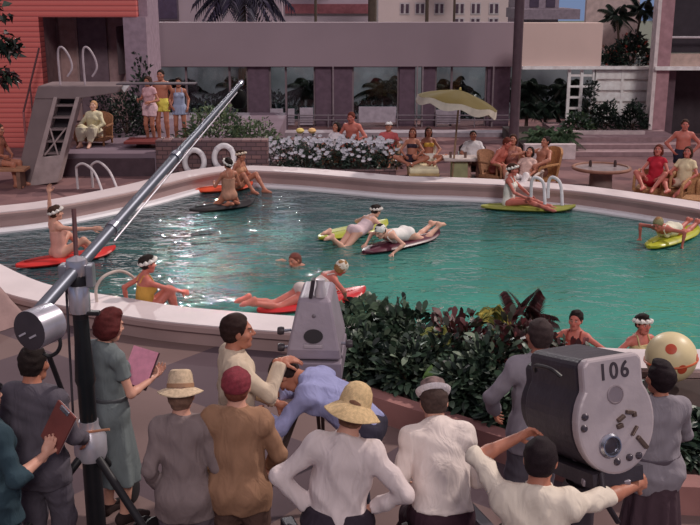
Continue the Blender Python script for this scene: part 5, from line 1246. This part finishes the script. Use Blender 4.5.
zq = zm + .18
MB().prism([(.075 * math.cos(a), .055 * math.sin(a)) for a in np.linspace(0, 2 * PI, 21)[:-1]], -.02, .03, frame((0, -1, .3), None, (.0, -.115, zq))).build('eyepiece', mk((34, 28, 34), .4), CT)
MB().box((0, -.15, zq - .07), (.15, .03, .03)).build('eyepiece_shelf', mk((176, 164, 172), .4), CT, bevel=.006)
MB().lathe([(0, 0), (.014, 0), (.016, .01), (0, .016)], 12, frame((0, -1, .2), None, (0, -.075, zc1 - .13))).build('rivet', mk((110, 100, 110), .4), CT, True)
MB().box((-.02, .02, zc1 + .07), (.03, .1, .15), Matrix.Rotation(.15, 3, 'Y')).build('finder_bracket', mk((48, 40, 46), .5), CT, bevel=.006)
MB().lathe([(.0, 0), (.045, 0), (.05, .03), (.032, .09), (.036, .14), (0, .15)], 18, Matrix.Translation((.045, .02, zc1))).build('finder', mk((196, 188, 196), .3, .2), CT, True)
for s, z in ((-1, zq), (-1, zq - .14), (1, zq - .1)):
    MB().bar((s * .19, .02, z), (s * .265, .0, z), .012).build('lever', chrome, CT); MB().lathe([(0, -.03), (.03, -.025), (.035, 0), (.03, .025), (0, .03)], 12, frame((s, 0, 0), None, (s * .27, 0, z))).build('focus_knob', mk((60, 52, 58), .4), CT, True)
MB().lathe([(.0, 0), (.10, 0), (.12, .04), (.12, .1), (.16, .12), (.16, .16), (0, .16)], 20, Matrix.Translation((0, .15, zc0 - .17))).build('tripod_head', mk((60, 54, 60), .5, .4), CT, True)
for a in (90, 215, 325):
    d = Vector((math.cos(math.radians(a)), math.sin(math.radians(a)), 0))
    for q in (-.03, .03):
        pq = d.cross(Vector((0, 0, 1))) * q
        MB().bar(Vector((0, .15, zc0 - .1)) + d * .08 + pq, Vector((0, .15, 0)) + d * .52 + pq * .3, .018, .014).build('leg', mk((70, 54, 50), .6), CT)
hb = Vector((atY(287, 420, 7.2).x - cc.x, -.25, fz(432, 7.2)))
MB().tube([Vector((-.06, .1, zc0 - .08)), hb + Vector((.05, .1, .14)), hb + Vector((0, 0, .14)), hb + Vector((0.01, 0, .02)), hb + Vector((-.08, 0, .0))], .012, 8).build('crank_handle', mk((40, 34, 38), .4, .3), CT)
# operator bent at the grey camera
p = at(284, 361, 1.53)
align(person('man in a light blue shirt stooping to the back of the grey camera', (p.x + .36, p.y - .10, 0), 74, h=1.84, skin='tan', pelvis=(0, -.16, .95), prot=(34, 0, 0), crot=(62, 0, 0), hrot=(6, 0, 0), lf=(-.14, -.1, .08), rf=(.14, -.16, .08), lh=(-.10, .52, .98), rh=(.16, .50, 1.04), lep=(-1, -.2, -.6), rep=(1, -.2, -.6), curl=.8,
       wear=(('shirt', (150, 152, 196), dict(t=.022, hem=-.02, amp=.008, collar=True)), ('trousers', (52, 48, 62), dict(t=.02)), SHOE), hair=('short', (44, 32, 32)), **NEAR), 286, 375)
# straw hat man, white shirt, hands on hips
p = at(345, 392, 1.83)
align(person('man in a white shirt and wide straw hat with hands on hips', (p.x - .12, p.y, 0), -6, h=1.82, skin='fair', crot=(0, 7, 0), prot=(0, 2, 0), wide=.93, hrot=(8, 5, -6), lh=(-.185, -.01, 1.02), rh=(.185, -.01, 1.02), lep=(-1, -.25, .15), rep=(1, -.3, .1), lhd=(.55, .45, -.7), rhd=(-.55, .45, -.7), curl=.5,
       wear=(('shirt', (216, 200, 200), dict(t=.022, hem=.02, amp=.009, sleeve=1.95, fz=7, fx=24, collar=True)), ('trousers', (50, 42, 52), dict(t=.034, top=.07)), SHOE), hair=('short', (120, 84, 66)), hat=('straw', (210, 178, 132), dict(brim=.165, tilt=-16, dome=True, band=(190, 152, 108))), **NEAR), 353, 413)
# seated man in the white sweater
sw_, _ = align(person('man in a white sweater sitting on the dolly seat, back to the view', (.6, 5.9, 0), 2, h=1.74, skin='fair', pelvis=(0, 0, 1.06), prot=(18, 0, 0), crot=(36, -3, 0), wide=.92, hrot=(-14, 0, 0), lf=(-.2, .5, .42), rf=(.2, .5, .42), lh=(-.2, .36, 1.10), rh=(.24, .40, 1.12), lep=(-.4, -.5, -1), rep=(.4, -.5, -1),
       wear=(('sweater', (228, 212, 206), dict(t=.026, hem=-.0, amp=.004, neck=.40)), ('trousers', (58, 36, 46), dict(t=.016, top=.02)), SHOE), hair=('short', (70, 54, 50)), hat=('bucket', (226, 216, 220), dict(crown=(120, 98, 96), tilt=-22)), **NEAR), 434, 403)
# camera dolly
DY = math.radians(20)
d0 = Vector((sw_.location.x, sw_.location.y, 0)) - Matrix.Rotation(DY, 3, 'Z') @ Vector((.03, .14, 0))
DO = thing('camera_dolly', 'dark grey camera dolly with side rails and a padded seat', 'dolly', d0, DY)
dm = mk((74, 68, 76), .5, .4, .15, 6); pl_ = mk((128, 118, 126), .5, .3)
MB().box((.10, -.25, .14), (1.25, 2.7, .06)).build('platform', pl_, DO, bevel=.012)
for x in (-.56, .76): MB().box((x, -.1, .32), (.10, 3.2, .12)).build('side_rail', dm, DO, bevel=.015)
for x in (-.56, .76):
    for y in (-1.2, .9):
        MB().lathe([(0, -.05), (.12, -.05), (.14, -.03), (.14, .03), (.12, .05), (0, .05)], 20, frame((1, 0, 0), None, (x + (.13 if x > 0 else -.13), y, .14))).build('wheel', mk((40, 36, 40), .7), DO, True)
MB().bar((.03, .12, .16), (.03, .12, .81), .05).build('seat_post', chrome, DO, True)
MB().box((.03, .12, .862), (.42, .40, .09)).build('seat', mk((52, 30, 38), .6), DO, bevel=.035)
MB().box((-.40, .35, .42), (.16, .24, .10)).build('gear_box', chrome, DO, bevel=.02); MB().lathe([(0, 0), (.05, 0), (.06, .03), (.045, .05), (0, .05)], 16, Matrix.Translation((-.40, .3, .47))).build('hand_wheel', dm, DO, True)
cl_ = Matrix.Rotation(-DY, 3, 'Z') @ (Vector((1.32, 5.12, 0)) - d0)
MB().bar((cl_.x, cl_.y, .16), (cl_.x, cl_.y, 1.30), .085, .07, 18).build('camera_column', dm, DO, True)
# grey man left of camera 106
p = crew(540, 315, 1.79)
align(person('man in a pale grey jacket standing between the planter and the numbered camera', p, 14, h=1.79, skin='tan', lh=(-.24, .2, .98), rh=(.22, .2, 1.0), lep=(-1, -.5, 0), wear=(('jacket', (142, 134, 144), dict(t=.024, hem=-.22, collar=True)), ('trousers', (90, 84, 94), dict(t=.02)), SHOE), hair=('short', (58, 46, 46)), **NEAR), 539, 336)
# camera 106: blimp
fc_ = atY(613, 421, 4.95)
B6 = thing('studio_camera', 'big grey studio film camera numbered 106 on the dolly column', 'film camera', fc_)
nrm_ = Vector((.35, -.90, .22)).normalized()
BM = frame(nrm_, (-.05, .12, 1)); BM4 = BM
def prof(rw_, rh, bw, bt, n=30):
    a0 = math.asin(min(1, bw / rw_)); out = []
    for i in range(n + 1):
        a = PI / 2 - a0 - (2 * PI - 2 * a0) * i / n; out.append((rw_ * math.cos(a), rh * math.sin(a)))
    # a runs clockwise from right shoulder of the box to the left one
    return out + [(-bw, bt - .03), (-bw + .03, bt), (bw - .03, bt), (bw, bt - .03)]
face = mk((186, 172, 176), .4, .1, .12, 4, .12); side = mk((64, 58, 66), .5, .25, .2, 5, .2)
MB().prism(prof(.245, .285, .185, .355), -.03, .035, BM).build('door', face, B6, bevel=.016)
MB().prism(prof(.238, .278, .18, .348), -.52, -.03, BM).build('housing', side, B6, bevel=.02)
MB().prism(prof(.20, .22, .15, .26), -.64, -.52, BM).build('front_housing', mk((54, 48, 56), .5, .2), B6, bevel=.03)
MB().lathe([(.07, 0), (.085, .08), (.10, .16), (.09, .16), (.06, .02), (0, .02)], 20, BM @ frame((0, 0, -1), (0, 1, 0), (0, -.02, -.64))).build('lens_hood', mk((40, 34, 40), .5), B6, True)
ft_ = bpy.data.curves.new('digits', 'FONT'); ft_.body = '106'; ft_.size = .125; ft_.extrude = .004; ft_.align_x = 'CENTER'; ft_.align_y = 'CENTER'; ft_.space_character = 1.22; ft_.offset = .0018
to = bpy.data.objects.new('number_lettering', ft_); COL.objects.link(to); bpy.context.view_layer.update()
dme = bpy.data.meshes.new_from_object(to.evaluated_get(bpy.context.evaluated_depsgraph_get())); bpy.data.objects.remove(to)
no = link('number_lettering', dme, B6, mk((62, 54, 62), .6)); no.matrix_local = BM @ Matrix.Translation((0, .275, .037)) @ Matrix.Scale(.9, 4, (1, 0, 0))
def onface(x, y, z=.035): return BM @ Matrix.Translation((x, y, z))
MB().lathe([(0, .0), (.05, .0), (.052, .006), (.045, .008), (.043, .004), (0, .004)], 28, onface(0, .15)).build('round_plate', mk((150, 136, 142), .4, .3), B6, True)
MB().lathe([(.0, 0), (.062, 0), (.066, .02), (.056, .035), (.05, .035), (.045, .012), (0, .012)], 28, onface(-.06, -.115)).build('dial_ring', chrome, B6, True)
MB().lathe([(0, .012), (.044, .012), (.03, .02), (0, .022)], 20, onface(-.06, -.115)).build('dial', mk((74, 66, 74), .3, .3), B6, True)
for x, y, sx_, sy_, rr_ in ((.02, .02, .05, .02, .5), (.075, .045, .04, .02, -.2), (.01, -.02, .035, .025, .2), (.105, .03, .02, .03, .1), (.10, -.06, .06, .012, .9), (.145, -.13, .09, .022, -.9)):
    MB().box((0, 0, .012), (sx_, sy_, .024)).build('latch', mk((104, 86, 78), .4, .4), B6, bevel=.004).matrix_local = onface(x, y) @ Matrix.Rotation(rr_, 4, 'Z')
for x, y in ((.06, -.2), (-.02, -.21), (.12, -.2), (-.2, .06), (-.21, -.0)):
    MB().lathe([(0, 0), (.018, 0), (.02, .012), (.012, .022), (0, .022)], 14, onface(x, y)).build('knob', mk((84, 76, 84), .35, .4), B6, True)
MB().box2((-.17, -.34, -.52), (.15, -.26, .03)).build('base_shoe', side, B6).matrix_local = BM
MB().tube(catmull([(-.24, .26, -.1), (-.27, .30, -.15), (-.27, .30, -.3), (-.24, .26, -.36)], 5), .012, 8).build('carry_handle', mk((40, 36, 40), .5), B6, True).matrix_local = BM
# support head and pan bar
hx_ = Vector((1.32, 5.12, 0)); top_ = Vector((hx_.x, hx_.y, 1.30))
ph = thing('pan_head', 'dark gear head carrying the numbered camera above the dolly column', 'camera head', top_)
tgt_ = fc_ + (BM.to_3x3() @ Vector((.0, -.30, -.16))) - top_
MB().lathe([(0, 0), (.10, 0), (.12, .05), (.10, .10), (0, .1)], 20).build('swivel', dm, ph, True)
MB().bar((0, 0, .08), tgt_, .07, .09, 14).build('neck', dm, ph, True)
MB().box(tgt_, (.26, .34, .04)).build('mounting_plate', mk((150, 140, 150), .4, .3), ph, bevel=.008)
a_ = atY(618, 522, 4.75) - top_
MB().tube([tgt_ + Vector((0, -.1, -.02)), atY(602, 475, 4.8) - top_, atY(604, 500, 4.72) - top_, a_], .016, 8).build('pan_bar', mk((48, 42, 48), .4, .4), ph, True)
# camera operator with raised arms
p = at(540, 437, 1.72 + .17)
lw = atY(517, 438, 4.95); rw2 = atY(647, 482, 4.98)
oz, oyaw = .17, -8
Lm = (Matrix.Translation((p.x, p.y - .05, oz)) @ Matrix.Rotation(math.radians(oyaw), 4, 'Z')).inverted()
S_ = 1.72 / 1.75
person('camera operator in a white short sleeved shirt with both arms raised', (p.x, p.y - .05, oz), oyaw, h=1.72, skin='tan', crot=(6, 0, 0), lh=tuple(x / S_ for x in (Lm @ lw)), rh=tuple(x / S_ for x in (Lm @ rw2)), lep=(-1, -.2, -.1), rep=(.6, -.2, -1), curl=.8, hrot=(4, 0, -8),
       wear=(('shirt', (226, 212, 196), dict(t=.022, sleeve=1.1, hem=-.06, amp=.009, collar=True)), ('trousers', (60, 52, 60), dict(t=.02)), SHOE), hair=('short', (34, 24, 28)), **NEAR)
# woman in the grey uniform jacket
p = crew(664, 358, 1.70)
align(person('dark haired woman in a belted grey jacket right of the numbered camera', p, 14, h=1.70, sex='f', skin='tan', wide=1.06, lh=(-.16, .30, 1.0), rh=(.2, .26, .98), lep=(-1, -.6, -.4), rep=(1, -.6, -.3),
       wear=(('jacket', (136, 128, 136), dict(t=.024, hem=-.14, collar=True, belt=(84, 74, 84))), ('skirt', (70, 52, 60), dict(hem=-.5, flare=.22)), SHOE), hair=('updo', (34, 24, 28)), **NEAR), 660, 379)
# ---------------- microphone boom
pv = atY(77, 268, 6.65); tip = atY(239, 85, 9.6); bd_ = (tip - pv).normalized(); near_ = pv - bd_ * .74
MBm = thing('microphone_boom', 'long silver microphone boom on a wheeled stand', 'microphone boom', (pv.x, pv.y, 0))
o0 = Vector((pv.x, pv.y, 0)); steel = mk((104, 108, 120), .42, .6, .1, 3); blk = mk((34, 32, 36), .5, .1)
loc = lambda v: v - o0
MB().tube([loc(near_), loc(pv + bd_ * 1.6), loc(tip - bd_ * 1.0), loc(tip)], [.046, .040, .029, .021], 14).build('boom_arm', steel, MBm, True)
MB().bar(loc(pv + bd_ * .45) + Vector((.05, 0, -.05)), loc(tip - bd_ * .1) + Vector((.015, 0, -.03)), .009, .006).build('guide_rod', mk((180, 176, 186), .3, .6), MBm, True)
for t_ in (.55, 1.7): MB().tube([loc(pv + bd_ * t_) - bd_ * .03, loc(pv + bd_ * t_) + bd_ * .03], .052, 14).build('collar', chrome, MBm, True)
mic = loc(tip) + Vector((-.01, .0, -.13))
mo = MB().lathe([(0, -.10), (.05, -.085), (.075, -.03), (.075, .03), (.05, .08), (0, .095)], 20, Matrix.Translation(mic)).build('microphone', mk((10, 9, 10), .7, spec=.1), MBm, True)
MB().bar(loc(tip), mic + Vector((0, 0, .08)), .012).build('mount', blk, mo)
MB().lathe([(0, 0), (.018, .0), (.03, .05), (.018, .09), (0, .09)], 12, frame(bd_, None, loc(tip))).build('tip_cap', chrome, MBm, True)
dax = Vector((-.42, -.86, .0)).normalized(); dc_ = atY(36, 328, near_.y) - o0
DM = frame(dax, (0, 0, 1), dc_)
MB().lathe([(0, -.16), (.10, -.16), (.125, -.14), (.13, .05), (.128, .06), (.11, .06)], 28, DM, caps=False).build('counterweight_drum', mk((188, 184, 196), .3, .6), MBm, True)
fco = MB().lathe([(0, .066), (.105, .066), (.128, .06), (.128, .02), (0, .02)], 28, DM).build('drum_face', mk((58, 52, 58), .5), MBm, True)
for x in (-.05, .035): MB().box((0, 0, .07), (.055, .012, .012)).build('bolt_slot', mk((176, 170, 180), .3), fco).matrix_local = DM @ Matrix.Translation((x, -.03, 0)) @ Matrix.Rotation(.5, 4, 'Z')
MB().tube(catmull([atY(46, 308, 6.1) - o0, atY(52, 318, 6.08) - o0, atY(60, 340, 6.05) - o0, atY(58, 351, 6.05) - o0, atY(50, 356, 6.05) - o0, atY(43, 353, 6.05) - o0], 5), .013, 8).build('grip_loop', blk, MBm, True)
MB().bar(atY(49, 356, 6.05) - o0, atY(64, 396, 6.3) - o0, .018).build('push_rod', blk, MBm, True)
MB().lathe([(0, 0), (.03, 0), (.034, .05), (.02, .08), (0, .08)], 14, frame(atY(70, 420, 6.4) - atY(64, 396, 6.3), None, atY(64, 396, 6.3) - o0)).build('rod_clamp', chrome, MBm, True)
Yp = pv.y
zq_ = lambda py: fz(py, Yp)
MB().lathe([(0, zq_(270) - .05), (.07, zq_(270) - .05), (.085, zq_(262) - .05), (.07, zq_(262) + .02), (0, zq_(262) + .05)], 18).build('pivot_head', mk((196, 192, 200), .25, .7), MBm, True)
MB().box((-.09, 0, zq_(275)), (.06, .10, .16)).build('pivot_yoke', mk((150, 150, 160), .3, .6), MBm, bevel=.01); MB().box((.09, 0, zq_(275)), (.05, .10, .16)).build('pivot_yoke', mk((150, 150, 160), .3, .6), MBm, bevel=.01)
MB().lathe([(.055, zq_(345)), (.055, zq_(286)), (.075, zq_(284)), (.075, zq_(272)), (.05, zq_(268))], 16).build('upper_post', mk((34, 32, 36), .35, .2), MBm, True)
MB().lathe([(.070, zq_(312)), (.074, zq_(308)), (.074, zq_(286)), (.065, zq_(283))], 18, caps=False).build('chrome_sleeve', mk((200, 198, 208), .25, .7), MBm, True)
MB().lathe([(.062, zq_(450)), (.062, zq_(385)), (.075, zq_(380)), (.056, zq_(340)), (.056, zq_(318))], 18).build('middle_post', mk((30, 34, 38), .3, .2), MBm, True)
MB().box((0.09, -.02, zq_(312)), (.10, .05, .03)).build('lock_lever', blk, MBm, bevel=.006)
for x, z0_, z1_ in ((-.115, 410, 268), (.09, 345, 222)): pass
MB().bar((-.10, -.03, zq_(415)), (-.085, .0, zq_(285)), .009).build('cable_rod', mk((80, 74, 80), .4, .4), MBm, True)
MB().bar((.0, .0, zq_(262)), (-.02, .1, zq_(212)), .016).build('pointer_lever', mk((96, 60, 62), .5), MBm, True)
MB().lathe([(.045, zq_(425)), (.058, zq_(421)), (.058, zq_(410)), (.04, zq_(405)), (0, zq_(405))], 16).build('cap_ring', mk((198, 194, 202), .25, .6), MBm, True)
MB().lathe([(0, zq_(458)), (.10, zq_(458)), (.118, zq_(452)), (.118, zq_(436)), (.085, zq_(431)), (.07, zq_(426)), (.07, zq_(420))], 24).build('hub', mk((190, 186, 196), .3, .5), MBm, True)
MB().bar((.0, -.07, zq_(428)), (.17, -.09, zq_(424)), .010).build('clamp_handle', mk((206, 150, 120), .3, .5), MBm, True)
MB().bar((0, 0, 0.12), (0, 0, zq_(456)), .072, .068, 18).build('lower_post', mk((26, 26, 30), .4, .1), MBm, True)
hubz = zq_(452)
for i, tg_ in enumerate((atY(140, 524, 6.25), atY(20, 540, 6.2), Vector((o0.x + .1, o0.y + .75, .1)))):
    t_ = loc(tg_); e_ = t_ + (t_ - Vector((0, 0, hubz))) * (max(0, t_.z - .10) / (hubz - t_.z))
    lg_ = MB().bar(Vector((0, 0, hubz)) + Vector((t_.x, t_.y, 0)).normalized() * .07, e_, .030, .026).build('leg', blk, MBm, True)
    MB().lathe([(0, -.03), (.085, -.03), (.1, -.02), (.1, .02), (.085, .03), (0, .03)], 20, frame(Vector((e_.y, -e_.x, 0)), None, (e_.x * 1.03, e_.y * 1.03, .10))).build('caster_wheel', mk((28, 26, 28), .7), lg_, True)
q = atY(140, 500, 6.3)
wb_ = thing('cable_reel', 'black cable reel leaning beside the boom stand leg', 'cable reel', (q.x + .02, q.y + .1, 0))
MB().lathe([(.0, -.05), (.20, -.05), (.20, -.035), (.10, -.03), (.10, .03), (.20, .035), (.20, .05), (0, .05)], 28, frame((.9, -.35, .15), None, (0, 0, .215))).build('drum', blk, wb_, True)
MB().tube([frame((.9, -.35, .15), None, (0, 0, .215)) @ Vector((.15 * math.cos(a), .15 * math.sin(a), -.024 + .0075 * (i // 24))) for i, a in enumerate(np.linspace(0, 12 * PI, 145))], .008, 6).build('cable', mk((120, 40, 40), .5), wb_, True)
# draped canvas at the left edge
c = at(4, 322, 0); n = 44; V = []; F = []
for i in range(15):
    t_ = i / 14; r_ = .10 + .52 * t_ ** 1.3; z = .92 * (1 - t_) ** .9
    for k in range(n):
        a = 2 * PI * k / n; rr_ = r_ * (1 + (.12 * math.cos(5 * a + .6) + .07 * math.cos(9 * a)) * t_ ** .7); V.append((rr_ * math.cos(a), rr_ * math.sin(a), max(.006, z)))
for i in range(14):
    for k in range(n): F.append((i * n + k, i * n + (k + 1) % n, (i + 1) * n + (k + 1) % n, (i + 1) * n + k))
F.append(tuple(range(n)))
o = MB().add(V, F).build('canvas_drape', mk((150, 122, 120), .9, 0, .12, 6, .2), None, True, loc=(c.x - .38, c.y, 0)); tag(o, 'tan canvas sheet draped to a peak at the left edge by the coping', 'canvas sheet')
